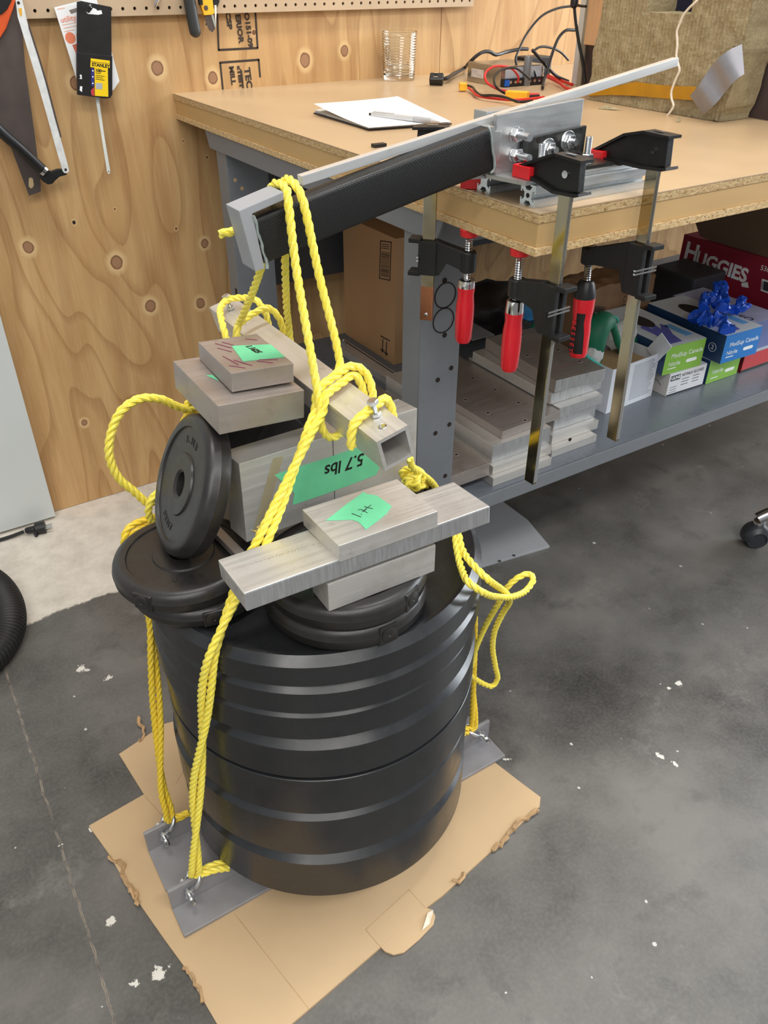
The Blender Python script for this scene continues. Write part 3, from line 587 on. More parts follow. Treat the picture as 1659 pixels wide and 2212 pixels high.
# square tube hung in the ropes
st = thing('square_tube', 'square aluminium tube hanging in yellow rope above the stack', 'tube', M=block_matrix(BOX['sq']))
lx = BOX['sq'][6]/2; a = .01905; b = .0150
mb = MB()
for s in (-1, 1):
    mb.add([(s*lx, -a, -a), (s*lx, a, -a), (s*lx, a, a), (s*lx, -a, a), (s*lx, -b, -b), (s*lx, b, -b), (s*lx, b, b), (s*lx, -b, b)], [(0, 1, 5, 4), (1, 2, 6, 5), (2, 3, 7, 6), (3, 0, 4, 7)])
for i in range(4):
    j = (i+1) % 4; mb.add([mb.v[i], mb.v[j], mb.v[8+j], mb.v[8+i]], [(0, 1, 2, 3)]); mb.add([mb.v[4+i], mb.v[4+j], mb.v[12+j], mb.v[12+i]], [(0, 1, 2, 3)])
part('tube_wall', mb, M_ALU, st)
def bolt_local(par, p, h, tilt):
    p = Vector(p); d = Vector(tilt).normalized(); e = MB(); thread(e, p, p+d*h, .0026, .0011); sh = part('bolt', e, M_ZINC, par)
    part('hex_head', hexnut(MB(), p+d*h, d, .0062, .0048), M_ZINC, sh); part('hex_nut', hexnut(MB(), p, d, .006, .0045), M_ZINC, sh)
bolt_local(st, [(-0.2010, 0.0002, 0.0193)][0], .017, (.0, .0, 1)); bolt_local(st, [(0.1985, 0.0054, 0.0193)][0], .015, (0, 0, 1))
hp = Vector([(0.2204, -0.0004, 0.0193)][0]); part('drilled_hole', MB().lathe([(.0048, .0001), (.0042, .0004), (.0030, .0003)], 18, Matrix.Translation(hp)), M_CHROME, st)

# ropes ------------------------------------------------------------------
def V3(*p): return Vector(p)
near = wthing('sling_rope', 'yellow sling rope looped over the black beam, holding the square tube', 'rope', (-.29, -1.1, .98))
rope(near, [(-.262, -1.194, .735), (-.290, -1.198, .733), (-.3035, -1.203, .752), (-.3035, -1.200, .776), (-.302, -1.186, .82), (-.2975, -1.150, .915), (-.2935, -1.1325, .9775), (-.2915, -1.1265, .9885), (-.2905, -1.112, .9915), (-.2925, -1.0970, .988), (-.2945, -1.0905, .975), (-.2945, -1.060, .90), (-.2935, -.985, .812), (-.2925, -.960, .786), (-.296, -.955, .757), (-.27, -.955, .728)])
rope(near, [(-.2720, -1.182, .8005), (-.2640, -1.177, .806), (-.2632, -1.172, .825), (-.2700, -1.150, .90), (-.2775, -1.1325, .9800), (-.2800, -1.1265, .9905), (-.2805, -1.112, .9945), (-.2790, -1.0970, .990), (-.277, -1.0905, .977), (-.2660, -1.06, .905), (-.2420, -1.005, .815), (-.2310, -.985, .775), (-.2300, -.985, .748)])
rope(near, [(-.3250, -1.094, .9485), (-.338, -1.093, .9465), (-.3560, -1.095, .9465)])
rope(near, [(-.3000, -.975, .762), (-.2955, -.965, .789), (-.282, -.962, .7955), (-.262, -.958, .8010), (-.246, -.960, .8025), (-.236, -.966, .790), (-.231, -.968, .765)])
rope(near, [(-.3005, -.945, .748), (-.3000, -.9300, .770), (-.2945, -.908, .784), (-.284, -.884, .7865), (-.273, -.873, .790), (-.262, -.873, .7925), (-.250, -.885, .795), (-.2395, -.902, .796), (-.232, -.914, .780), (-.229, -.918, .755)])
end = wthing('rope_wrap', 'short yellow rope wrapped over the near end of the square tube by its bolt', 'rope', (-.27, -1.27, .79))
rope(end, [(-.2440, -1.2570, .770), (-.2485, -1.258, .788), (-.256, -1.259, .7985), (-.270, -1.262, .7955), (-.288, -1.265, .7905), (-.2985, -1.266, .784), (-.3035, -1.267, .768), (-.3025, -1.267, .757)], .0052)
fr = wthing('lifting_rope', 'doubled yellow rope up the front left of the stack to the square tube', 'rope', (-.5, -1.19, .06))
double_rope(fr, [(-0.4911, -1.1900, 0.0513), (-0.5119, -1.1890, 0.0608), (-0.5301, -1.1870, 0.0619), (-.5395, -1.1855, .0605), (-.5395, -1.1925, .085), (-0.5195, -1.2040, 0.2545), (-0.4977, -1.2260, 0.4094), (-0.4890, -1.2420, 0.4911), (-0.4807, -1.2485, 0.5330), (-0.4646, -1.2450, 0.5611), (-0.4436, -1.2380, 0.5907), (-0.4244, -1.2380, 0.6242), (-0.4023, -1.2360, 0.6525), (-0.3736, -1.2260, 0.6870), (-0.3441, -1.2160, 0.7259), (-0.3195, -1.2080, 0.7584), (-.3035, -1.1985, .772), (-.2985, -1.196, .7905), (-.287, -1.194, .7955), (-.268, -1.190, .8005), (-.255, -1.187, .8030), (-.2440, -1.189, .797), (-.2375, -1.193, .778), (-.2380, -1.195, .752)], .0050, .0052, .42, .6)
lf = wthing('lifting_rope', 'doubled yellow rope up the left rear of the stack with a loose loop', 'rope', (-.55, -1.07, .06))
double_rope(lf, [(-0.5082, -1.0780, 0.0592), (-0.5257, -1.0770, 0.0582), (-.5375, -1.0750, .0615), (-.5375, -1.075, .083), (-0.5373, -1.0680, 0.1332), (-0.5196, -1.0520, 0.2538), (-0.5032, -1.0370, 0.3649), (-0.4932, -1.0200, 0.4260), (-.488, -.985, .545), (-0.4339, -0.9750, 0.5507), (-0.4117, -0.9680, 0.5924), (-0.3916, -0.9620, 0.6416), (-0.3723, -0.9550, 0.6752), (-0.3218, -0.9320, 0.6811), (-0.2470, -0.9060, 0.6700), (-.276, -.902, .725)], .0047, .0048, .5, 1.9, M_ROPE_OLD)
rope(lf, [(-0.3629, -0.9550, 0.6865), (-0.3749, -0.9600, 0.6892), (-0.3907, -0.9650, 0.6997), (-0.4127, -0.9700, 0.7184), (-0.4393, -0.9720, 0.7263), (-0.4640, -0.9740, 0.7171), (-0.4819, -0.9750, 0.6919), (-0.4903, -0.9760, 0.6614), (-0.4848, -0.9760, 0.6270), (-0.4687, -0.9760, 0.5999), (-0.4575, -0.9740, 0.5800), (-0.4507, -0.9720, 0.5704), (-0.4414, -0.9700, 0.5751), (-0.4284, -0.9660, 0.5820)], .0056)
rope(lf, [(-0.4372, -0.9850, 0.5939), (-0.4486, -0.9920, 0.5944), (-0.4569, -0.9920, 0.5826), (-0.4594, -0.9900, 0.5673), (-0.4551, -0.9850, 0.5475)], .0050)
rope(lf, [(-0.3682, -0.9520, 0.6776), (-0.3737, -0.9560, 0.6912), (-0.3714, -0.9580, 0.6997), (-0.3647, -0.9550, 0.6925), (-0.3558, -0.9500, 0.6754)], .0047)
rt = wthing('lifting_rope', 'doubled yellow rope at the right of the stack with loose loops and a knot', 'rope', (-.01, -1.19, .06))
double_rope(rt, [(-0.0612, -1.1900, 0.0686), (-0.0441, -1.1900, 0.0698), (-.0215, -1.1865, .0595), (-.0215, -1.187, .085), (-0.0272, -1.1860, 0.1494), (-0.0333, -1.1800, 0.2560), (-0.0306, -1.1660, 0.3439), (-0.0243, -1.1520, 0.3880), (-0.0204, -1.1320, 0.4173), (-0.0259, -1.1180, 0.4396), (-0.0315, -1.0940, 0.4699), (-0.0331, -1.0700, 0.4917), (-0.0769, -1.1000, 0.5450), (-0.1493, -1.1750, 0.6157)], .0047, .0046, .6, .4, M_ROPE_OLD)
rope(rt, [(-0.1189, -1.2120, 0.5650), (-0.1312, -1.2370, 0.5620), (-0.1412, -1.2528, 0.5570), (-0.1617, -1.2912, 0.5530), (-0.1778, -1.3267, 0.5600), (-0.1639, -1.3360, 0.5457), (-0.1045, -1.3050, 0.4874), (-0.0562, -1.2850, 0.4525), (-0.0123, -1.2650, 0.4322), (0.0065, -1.2550, 0.4360), (0.0049, -1.2480, 0.4407), (-0.0120, -1.2450, 0.4407), (-0.0272, -1.2400, 0.4265), (-0.0347, -1.2340, 0.3971), (-0.0386, -1.2200, 0.3544), (-0.0411, -1.2060, 0.3062), (-0.0433, -1.1970, 0.2628), (-0.0423, -1.1920, 0.2289)], .0046)
rope(rt, [(-0.1152, -1.2144, 0.5650), (-0.1275, -1.2393, 0.5620), (-0.1398, -1.2640, 0.5560), (-0.1491, -1.2973, 0.5570), (-0.1460, -1.3220, 0.5501), (-0.0934, -1.2950, 0.4896), (-0.0539, -1.2700, 0.4407), (-0.0311, -1.2500, 0.4035), (-0.0239, -1.2300, 0.3615), (-0.0212, -1.2150, 0.3132), (-0.0119, -1.2050, 0.2653), (0.0055, -1.1980, 0.2081), (0.0171, -1.1940, 0.1674), (0.0100, -1.1920, 0.1539), (-0.0088, -1.1910, 0.1682), (-0.0277, -1.1900, 0.1890), (-0.0451, -1.1900, 0.2117)], .0046)
rope(rt, [(-0.1915, -1.2150, 0.6831), (-0.1842, -1.2100, 0.6663), (-0.1610, -1.2000, 0.6420), (-0.1284, -1.1800, 0.6062), (-0.1043, -1.1650, 0.5710), (-0.0789, -1.1500, 0.5298)], .0046)
kc = Vector((-0.1711, -1.1950, 0.6378))
for k, (tx, tz, ph) in enumerate(((.3, .2, 0), (.8, .9, 1.2), (1.4, .1, 2.5), (.1, 1.3, 4.0))):
    R3 = Matrix.Rotation(tx, 3, 'X') @ Matrix.Rotation(tz, 3, 'Z') @ Matrix.Rotation(.5*k, 3, 'Y')
    pts = [kc+R3 @ Vector((.0125*math.cos(t+ph), .006*math.sin(2*t)+.004*(k-1.5), .0115*math.sin(t+ph))) for t in [i*2*PI/26 for i in range(24)]]
    rope(rt, pts, .0043)
M_FRAY = mat('frayed_rope_fibre', (232, 206, 96), .6)
for k in range(7):
    p = Vector((-0.3937, -1.2300, 0.6594)); q = [p]
    for j in range(5): q.append(q[-1]+Vector((random.uniform(-.006, .003), random.uniform(-.003, .002), random.uniform(-.003, .007))))
    part('frayed_fibre', MB().tube(spline(q, .002), .0003, 4), M_FRAY, fr)
# ------------------------------------------------------------------ beam, fixture and clamps
M_CARBON = make_carbon(); M_CAP = mat('grey_printed_cap', (158, 160, 164), .55, 0, .03, 40)
M_GLUE = mat('smeared_epoxy', (150, 160, 156), .15, 0, .2, 60); M_EXTR = make_brushed('anodised_extrusion', (210, 215, 217), .30, (1, 40, 40), 8, .8, (196, 200, 202), .05)
M_ALUX = make_brushed('aluminium_angle', (192, 193, 192), .38, (2, 14, 14), 5, .85, (172, 172, 170), .06); M_DARKST = make_brushed('dark_steel_bracket', (74, 74, 72), .35, (20, 3, 3), 8, .8)
M_CAST = mat('black_cast_iron', (20, 20, 21), .46, 0, .2, 80, bump=.22, bscale=420); M_PAD = mat('red_pad', (222, 34, 40), .38, 0, .05, 40)
M_HANDLE = mat('red_handle', (216, 30, 44), .26, 0, .06, 12, (3, 3, .6)); M_BARS = make_brushed('bright_clamp_bar', (176, 166, 140), .12, (1, 1, 1), 4, 1.0, (110, 96, 58))

beam = wthing('carbon_beam', 'black woven carbon box beam sticking out past the bench corner', 'beam', (-.02, -1.112, 1.0))
pr_, pl_ = Vector((-0.0263, -1.1255, 1.0244)), Vector((-0.3298, -1.1255, 0.9679)); ax = (pl_-pr_).normalized()
B_Z = 0.0485; B_Y = .027
zup = Vector((ax.z, 0, -ax.x)); zup = zup if zup.z > 0 else -zup
Mb = basis(pr_-zup*(B_Z/2)+Vector((0, B_Y/2, 0)), ax, z=zup)
Lb = (pl_-pr_).length
def rrect(w, h, r, n=5):
    o = []
    for cx, cz, a0 in ((w/2-r, h/2-r, 0), (-w/2+r, h/2-r, 90), (-w/2+r, -h/2+r, 180), (w/2-r, -h/2+r, 270)):
        for k in range(n+1): a = math.radians(a0+90*k/n); o.append((cx+r*math.cos(a), cz+r*math.sin(a)))
    return o
bt = thing('x', '', '', M=Mb); bpy.data.objects.remove(bt, do_unlink=True)
mb = MB(); O = rrect(B_Y, B_Z, .005); n = len(O); NS = 12
for i in range(NS+1):
    t = i/NS; sag = -.0035*t*t
    mb.add([Vector((t*Lb, y, z+sag)) for y, z in O], [])
for i in range(NS):
    for k in range(n): mb.f.append((i*n+k, (i+1)*n+k, (i+1)*n+(k+1) % n, i*n+(k+1) % n)); mb.sm.append(True)
mb.f.append(tuple(range(n))); mb.sm.append(False); mb.f.append(tuple(NS*n+k for k in range(n))[::-1]); mb.sm.append(False)
mt = link('woven_tube', mb, M_CARBON, beam); mt.matrix_local = Matrix.Translation(-beam.location) @ Mb
cap = part('end_cap', MB().prism([(p[0], p[2]) for p in [(-0.3475, -1.1300, 0.9759), (-0.2967, -1.1300, 0.9882), (-0.2968, -1.1300, 0.9801), (-0.3331, -1.1300, 0.9712), (-0.3243, -1.1300, 0.9143), (-0.3351, -1.1300, 0.9128)]], -1.1300, -1.0975, 'XZ', None, .0008), M_CAP, beam)
g = []
for k, p in enumerate([(-0.3324, -1.1292, 0.9691), (-0.3307, -1.1292, 0.9602), (-0.3285, -1.1292, 0.9506), (-0.3268, -1.1292, 0.9410), (-0.3245, -1.1292, 0.9311), (-0.3231, -1.1292, 0.9227), (-0.3212, -1.1292, 0.9136)]): g.append(Vector(p)+Vector((.0015*(k % 2), 0, 0)))
part('glue_bead', MB().tube(spline(g, .003), [.0012+.0010*random.random() for _ in spline(g, .003)], 6), M_GLUE, beam)
part('end_plug', MB().box((-.028, -1.1225, .982), (-.0082, -1.1005, 1.020), None, .001), M_ALUX, beam)
part('plug_tongue', MB().box((-.0080, -1.1112, .982), (.115, -1.1005, 1.020), None, .001), M_ALUX, beam)
g = [Vector(p) for p in [(-0.0350, -1.1275, 1.0277), (-0.0297, -1.1275, 1.0220), (-0.0268, -1.1275, 1.0135), (-0.0242, -1.1275, 1.0009), (-0.0204, -1.1275, 0.9905), (-0.0199, -1.1275, 0.9797), (-0.0245, -1.1275, 0.9761)]]
part('glue_bead', MB().tube(spline(g, .003), [.0010+.0007*random.random() for _ in spline(g, .003)], 6), M_GLUE, beam)
part('flange_plate', MB().prism([(p[0], p[2]) for p in [(-0.0279, -1.1240, 1.0248), (-0.0198, -1.1240, 1.0256), (-0.0144, -1.1240, 0.9744), (-0.0174, -1.1240, 0.9758)]], -1.1240, -1.1062, 'XZ'), M_ALUX, beam)

p0, p1 = Vector((-0.2621, -1.1000, 0.9900)), Vector((0.2973, -1.1000, 1.0743)); w = .0050
Mr = basis((p0+p1)/2, p1-p0, z=(0, 0, 1)); hl = (p1-p0).length/2
rb = tag(link('reference_bar', MB().box((-hl, -w, -w), (hl, w, w), None, .0007), make_brushed('pale_bar', (226, 227, 226), .3, (1, 30, 30), 5, .55, (214, 214, 212), .05)), 'slim pale aluminium bar lying along the top of the black beam', 'bar'); rb.matrix_world = Mr

fx = wthing('beam_fixture', 'bolted aluminium angle and slotted extrusion holding the beam on the bench corner', 'fixture', (.1, -1.15, .9407))
def slotted(s=.0254):   # cross-section with four T slots
    a = s/2; o = []
    for q in range(4):
        c, sn = math.cos(q*PI/2), math.sin(q*PI/2)
        for u, v in ((a, -a), (a, -.0033), (a-.0022, -.0033), (a-.0022, -.0066), (a-.0066, -.0030), (a-.0066, .0030), (a-.0022, .0066), (a-.0022, .0033), (a, .0033)):
            o.append((u*c-v*sn, u*sn+v*c))
    return o
E0 = Matrix.Translation((0, -1.1598, .9407+.0127)) @ Matrix.Rotation(math.radians(1.3), 4, 'Z')
part('extrusion', MB().prism(slotted(), .0080, .2010, 'YZ', E0), M_EXTR, fx)
part('extrusion_bore', MB().cyl(E0 @ Vector((.0076, 0, 0)), E0 @ Vector((.009, 0, 0)), .0028, 14), M_HOLE, fx)
zl = .9407+.0256
part('base_angle', MB().prism([(-.0165, -1.1090), (-.0034, -1.1662), (.2090, -1.1590), (.2090, -1.1050)], zl, zl+.0050, 'XY', None, .0006), M_ALUX, fx)
part('under_plate', MB().prism([(-.045, -1.100), (-.0172, -1.1080), (.205, -1.104), (.205, -1.062), (-.035, -1.062)], zl-.0006, zl+.0020, 'XY'), M_ALUX, fx)
part('rear_extrusion', MB().prism(slotted(), .0080, .2010, 'YZ', Matrix.Translation((0, .083, 0)) @ E0), M_EXTR, fx)
up = [(-0.0078, -1.1170, 0.9725), (-0.0131, -1.1170, 1.0358), (0.1231, -1.1170, 1.0440), (0.1298, -1.1170, 0.9982)]
part('upright_plate', MB().prism([(up[0][0], zl+.005), (up[1][0], up[1][2]), (up[2][0], up[2][2]), (up[2][0], zl+.005)], -1.1170, -1.1115, 'XZ', None, .0006), M_ALUX, fx)
sb = [(0.0260, -1.1230, 1.0072), (0.1278, -1.1230, 1.0145), (0.1326, -1.1230, 0.9826)]
br = part('steel_bracket', MB().prism([(sb[0][0], zl+.0052), (sb[0][0], sb[0][2]), (sb[1][0], sb[1][2]), (sb[1][0], zl+.0052)], -1.1230, -1.1172, 'XZ', None, .0006), M_DARKST, fx)
part('bracket_foot', MB().box((sb[0][0], -1.1560, zl+.0052), (.150, -1.1232, zl+.0092), None, .0006), M_DARKST, br)
for p in [(0.0506, -1.1235, 1.0045), (0.1155, -1.1235, 0.9903)]: part('bracket_hole', MB().cyl(p, Vector(p)+Vector((0, .001, 0)), .0034, 14), M_HOLE, br)
for p in [(0.0173, -1.1172, 1.0132), (0.0193, -1.1172, 0.9905)]:
    p = Vector(p); d = Vector((0, -1, 0)); w_ = part('washer', washer(MB(), p, d, .0088, .0012), M_ZINC, fx)
    part('hex_nut', hexnut(MB(), p+d*.0012, d, .0084, .0075), M_ZINC, fx); part('bolt', MB().cyl(p+d*.008, p+d*.0265, .0046, 16), M_ZINC, fx)
for p in [(0.0977, -1.1232, 0.9998), (0.0660, -1.1232, 0.9938)]:
    p = Vector(p); d = Vector((0, -1, 0)); part('washer', washer(MB(), p, d, .0118, .0014), M_ZINC, fx)
    part('hex_nut', hexnut(MB(), p+d*.0014, d, .0084, .0070), M_ZINC, fx); part('bolt', MB().cyl(p+d*.008, p+d*.0155, .0042, 16), M_ZINC, fx)
for px, py in ((((0.0410, -1.1400, 0.9900)), 0), (((0.1237, -1.1340, 0.9771)), 1)):
    p = Vector(px); p.z = zl+.0092; part('washer', washer(MB(), p, (0, 0, 1), .0100, .0014), M_ZINC, fx)
    part('hex_nut', hexnut(MB(), p+Vector((0, 0, .0014)), (0, 0, 1), .0082, .0075), M_ZINC, fx); e = MB(); thread(e, p+Vector((0, 0, .008)), p+Vector((0, 0, .0285)), .0044, .0014, 14); part('stud', e, M_ZINC, fx)
part('spacer_block', MB().box((-.0095, -1.0935, zl+.003), (.040, -1.070, 1.0365), None, .0008), M_ALUX, fx)

def clamp(label, o, u, L, zpad, ztop, zbot, zjaw, zboss, zpadl, zfer, zh0, zh1, style, tilt=0., bl=.018):
    """o: bar axis (x, y); u: horizontal direction from bar to screw; heights are world z"""
    M = basis((o[0], o[1], 0), (u[0], u[1], 0), z=(0, 0, 1))
    if tilt: M = Matrix.Translation((o[0], o[1], ztop)) @ Matrix.Rotation(tilt, 4, Vector((u[1], -u[0], 0))) @ Matrix.Translation((-o[0], -o[1], -ztop)) @ M
    M = M @ Matrix.Translation((0, 0, zbot)); b = zbot
    t = thing('bar_clamp', label, 'clamp', M=M, group=None)
    h = bl/2
    bar_ = part('bar', MB().box((-h, -.0032, 0), (h, .0032, ztop-.004-b), None, .0004), M_BARS if style != 'copper' else M_BARS, t)
    mb = MB(); nz = int((ztop-b-.03)/.0021)
    for i in range(nz): z = .004+i*.0021; mb.add([(-h-.0007, -.003, z), (-h-.0007, .003, z), (-h+.0003, .003, z-.0007), (-h+.0003, -.003, z-.0007), (-h+.0003, -.003, z+.0007), (-h+.0003, .003, z+.0007)], [(0, 1, 2, 3), (0, 4, 5, 1), (0, 3, 4), (1, 5, 2)])
    tt = part('bar_teeth', mb, M_CHROME, bar_); tt['kind'] = 'stuff'
    part('end_rivet', MB().lathe([(.0026, 0), (.0026, .0006), (.0012, .0014)], 14, basis((0, -.0032, .008), (1, 0, 0), z=(0, -1, 0))), M_CHROME, bar_)
    if style == 'copper': part('copper_end', MB().box((-h-.0003, -.0036, -.0005), (h+.0003, .0036, .048), None, .0003), mat('copper_plating', (196, 132, 96), .25, .9), bar_)
    # fixed jaw
    zt, zp = ztop-b, zpad-b
    out = [(-h-.012, zt-.036), (-h-.010, zt-.002), (h+.008, zt), (L*.52, zt-.006), (L+.010, zp+.013), (L+.012, zp+.006), (L-.004, zp+.004), (h+.004, zt-.042)]
    j = part('fixed_jaw', MB().prism(out, -.0052, .0052, 'XZ', None, .001), M_CAST, t)
    def flange(pts, w=.0105, th=.0032):
        mb = MB()
        for (a0, c0), (a1, c1) in zip(pts, pts[1:]):
            d = Vector((a1-a0, 0, c1-c0)).normalized(); nn = Vector((-d.z, 0, d.x))*th
            A, B_ = Vector((a0, 0, c0)), Vector((a1, 0, c1)); Y = Vector((0, w, 0))
            mb.add([A-Y, A+Y, B_+Y, B_-Y, A-Y-nn, A+Y-nn, B_+Y-nn, B_-Y-nn], [(0, 3, 2, 1), (4, 5, 6, 7), (0, 1, 5, 4), (1, 2, 6, 5), (2, 3, 7, 6), (3, 0, 4, 7)])
        return mb
    part('top_flange', flange([(-h-.016, zt-.002), (h+.008, zt), (L*.52, zt-.006), (L+.010, zp+.013)]), M_CAST, j)
    part('bottom_flange', flange([(-h-.018, zt-.0355), (-h-.012, zt-.0375), (h+.004, zt-.0390), (L-.004, zp+.007)]), M_CAST, j)
    part('pivot_pin', MB().cyl((0, -.0068, zt-.020), (0, .0068, zt-.020), .0042, 18), M_CHROME, j)
    part('bar_end', MB().box((-.007, -.0022, zt-.0002), (.007, .0022, zt+.0006)), M_CHROME, j)
    part('jaw_pad', MB().box((L-.014, -.0125, zp), (L+.0145, .0125, zp+.014), None, .0012), M_PAD, j)
    # sliding jaw
    z0, z1 = zjaw[0]-b, zjaw[1]-b; c0, c1 = zboss[0]-b, zboss[1]-b
    s = part('sliding_jaw', MB().prism([(h+.001, z0), (h+.001, z1), (h+.010, z1-.003), (L-.004, c1), (L-.004, c0+.002), (h+.018, z0+(z1-z0)*.38), (h+.008, z0)], -.0075, .0075, 'XZ', None, .0012), M_CAST, t)
    part('guide_cheek', MB().box((-h-.004, -.0105, z0), (h+.004, -.0036, z1-.002), None, .001), M_CAST, s); part('guide_cheek', MB().box((-h-.004, .0036, z0), (h+.004, .0105, z1-.002), None, .001), M_CAST, s)
    part('guide_foot', MB().box((-h-.018, -.0105, z0-.002), (-h-.001, .0105, z0+.004), None, .001), M_CAST, s); part('guide_foot', MB().box((-h-.018, -.0105, z1-.005), (-h-.001, .0105, z1+.001), None, .001), M_CAST, s)
    for dz in (-.0022, .0022): part('brake_lever', MB().box((-h-.0045, -.018, (z0+z1)/2-.0012+dz), (-h-.0015, .020, (z0+z1)/2+.0012+dz), Matrix.Translation((0, 0, 0))), M_CHROME, s)
    part('screw_boss', MB().lathe([(.0095, c0), (.0112, c0+.002), (.0112, c1-.002), (.0095, c1)], 24, Matrix.Translation((L, 0, 0))), M_CAST, s)
    e = MB(); thread(e, (L, 0, zfer-b), (L, 0, zpadl-b-.005), .0056, .0030, 16); part('screw', e, M_CHROME, t)
    part('swivel_pad', MB().lathe([(.006, zpadl-b-.0115), (.0125, zpadl-b-.0095), (.0135, zpadl-b-.001), (.0125, zpadl-b)], 28, Matrix.Translation((L, 0, 0))), M_PAD, t)
    a0, a1 = zh0-b, zh1-b; hh = a1-a0
    if style == 'grip':
        hd = part('handle', MB().lathe([(.006, a0), (.0115, a0+.002), (.0135, a0+.008), (.0140, a0+hh*.35), (.0132, a0+hh*.5), (.0150, a0+hh*.66), (.0152, a0+hh*.78), (.0150, a0+hh*.795)], 32, Matrix.Translation((L, 0, 0))), M_HANDLE, t)
        part('handle_collar', MB().lathe([(.0152, a0+hh*.79), (.0152, a0+hh*.84), (.0120, a1-.004), (.0095, a1)], 32, Matrix.Translation((L, 0, 0))), M_BLACKPL, hd)
        for ang in (math.radians(108), math.radians(-72)):   # soft black grip inlay wrapped round part of the handle
            mb = MB(); N = 10; Z = [a0+.004, a0+.012, a0+hh*.35, a0+hh*.5, a0+hh*.62]; Rr = [.0122, .0142, .0147, .0139, .0152]; W = [.95, .95, .80, .42, .42]; O_ = [0, 0, .05, .30, .36]
            for zz, rr, ww, oo in zip(Z, Rr, W, O_):
                mb.add([(L+rr*math.cos(ang+oo+ww*(k/N*2-1)), rr*math.sin(ang+oo+ww*(k/N*2-1)), zz) for k in range(N+1)], [])
            for i in range(4):
                for k in range(N): mb.f.append((i*(N+1)+k, i*(N+1)+k+1, (i+1)*(N+1)+k+1, (i+1)*(N+1)+k)); mb.sm.append(True)
            part('grip_inlay', mb, M_BLACKPL, hd)
        A = math.radians(92); M_LET = mat('red_lettering', (205, 40, 46), .5)
        for k, ch in enumerate('BESSEY'):
            e = Vector((math.cos(A), math.sin(A), 0)); part('brand_letter', text_mb(ch, .0105, basis(Vector((L, 0, a0+.058-.0082*k))+e*.0152, (0, 0, -1), z=e), .0003, 'LEFT', 0, .0002), M_LET, hd)
    else:
        part('ferrule', MB().lathe([(.0085, zfer-b), (.0112, zfer-b), (.0118, a1+.001), (.0118, a1-.0005)][::-1] if False else [(.0118, a1-.001), (.0120, a1+.004), (.0112, zfer-b-.002), (.0085, zfer-b)], 28, Matrix.Translation((L, 0, 0))), M_CHROME, t)
        part('ferrule_pin', MB().cyl((L, -.0128, (a1+zfer-b)/2), (L, -.011, (a1+zfer-b)/2), .0016, 10), M_CHROME, t)
        part('handle', MB().lathe([(.004, a0), (.0095, a0+.0015), (.0118, a0+.007), (.0128, a0+hh*.35), (.0130, a0+hh*.55), (.0126, a0+hh*.70), (.0112, a0+hh*.86), (.0120, a1-.003), (.0122, a1)], 28, Matrix.Translation((L, 0, 0))), M_HANDLE, t)
    return t
clamp('bar clamp with plain red handle at the front corner of the bench', (.0175, -1.2130), (-.06, 1), .0630, .9715, 1.0060, .5778, (.7975, .862), (.8265, .8505), .8898, .8240, .7235, .8060, 'plain', 0, .017)
clamp('bar clamp with red and black rubber grip handle, furthest right', (.1625, -1.2075), (.03, 1), .0900, .9725, 1.0165, .6080, (.8220, .8885), (.8405, .8640), .8898, .8170, .7043, .8170, 'grip', math.radians(-2.2), .018)
clamp('bar clamp with red handle left of the grey bench leg, copper bar end', (-.0245, -1.0085), (.66, -.75), .0550, .9415, 1.0120, .7585, (.8245, .8720), (.8320, .8600), .8898, .8225, .7295, .8105, 'copper', 0, .017)

# thermocouple wire
wp = [Vector((0.6900, -0.7679, 0.9143))+Vector((0, 0, .003)), Vector((0.6900, -0.7715, 0.9269))]
wr = wthing('sensor_wire', 'white braided sensor wire hanging in front of the mineral wool slab', 'wire', wp[0])
part('metal_tip', MB().cyl(wp[0], wp[1], .0022, 8), M_DARKST, wr)
wl = [(0.6900, -0.7715, 0.9269), (0.6900, -0.7764, 0.9388), (0.6900, -0.7837, 0.9492), (0.6900, -0.7878, 0.9592), (0.6900, -0.7809, 0.9686), (0.6900, -0.7769, 0.9798), (0.6900, -0.7789, 0.9931), (0.6900, -0.7817, 1.0033), (0.6900, -0.7866, 1.0173), (0.6900, -0.7791, 1.0294), (0.6900, -0.7734, 1.0386), (0.6900, -0.7713, 1.0547), (0.6900, -0.7685, 1.0655), (0.6900, -0.7642, 1.0776), (0.6900, -0.7675, 1.0893), (0.6900, -0.7715, 1.1016), (0.6900, -0.7816, 1.1139), (0.6900, -0.7957, 1.1255), (0.7000, -0.7987, 1.1391)]
part('braid', MB().tube(spline(wl, .004), .0021, 8), mat('white_braid', (232, 222, 204), .8, 0, .08, 300), wr)
# ------------------------------------------------------------------ things on the bench top
M_PAPER = mat('white_paper', (240, 240, 240), .7, 0, .02, 8); M_COVER = mat('dark_cover', (44, 46, 54), .55, 0, .1, 30)
HZ = H
nb = wthing('notebook', 'open white notebook with a dark cover lying on the bench', 'notebook', (.2, -.52, HZ+.0003))
cv = [(0.1256, -0.4113), (0.3788, -0.3241), (0.2788, -0.6457), (0.1200, -0.6211)]
part('cover', MB().prism(cv, HZ+.0004, HZ+.0022, 'XY', None, .0003), M_COVER, nb)
pg = [(0.1306, -0.4079), (0.3704, -0.3332), (0.2760, -0.6451), (0.1217, -0.6183)]
part('page_block', MB().prism(pg, HZ+.0023, HZ+.0062, 'XY'), mat('page_edges', (206, 204, 200), .8), nb)
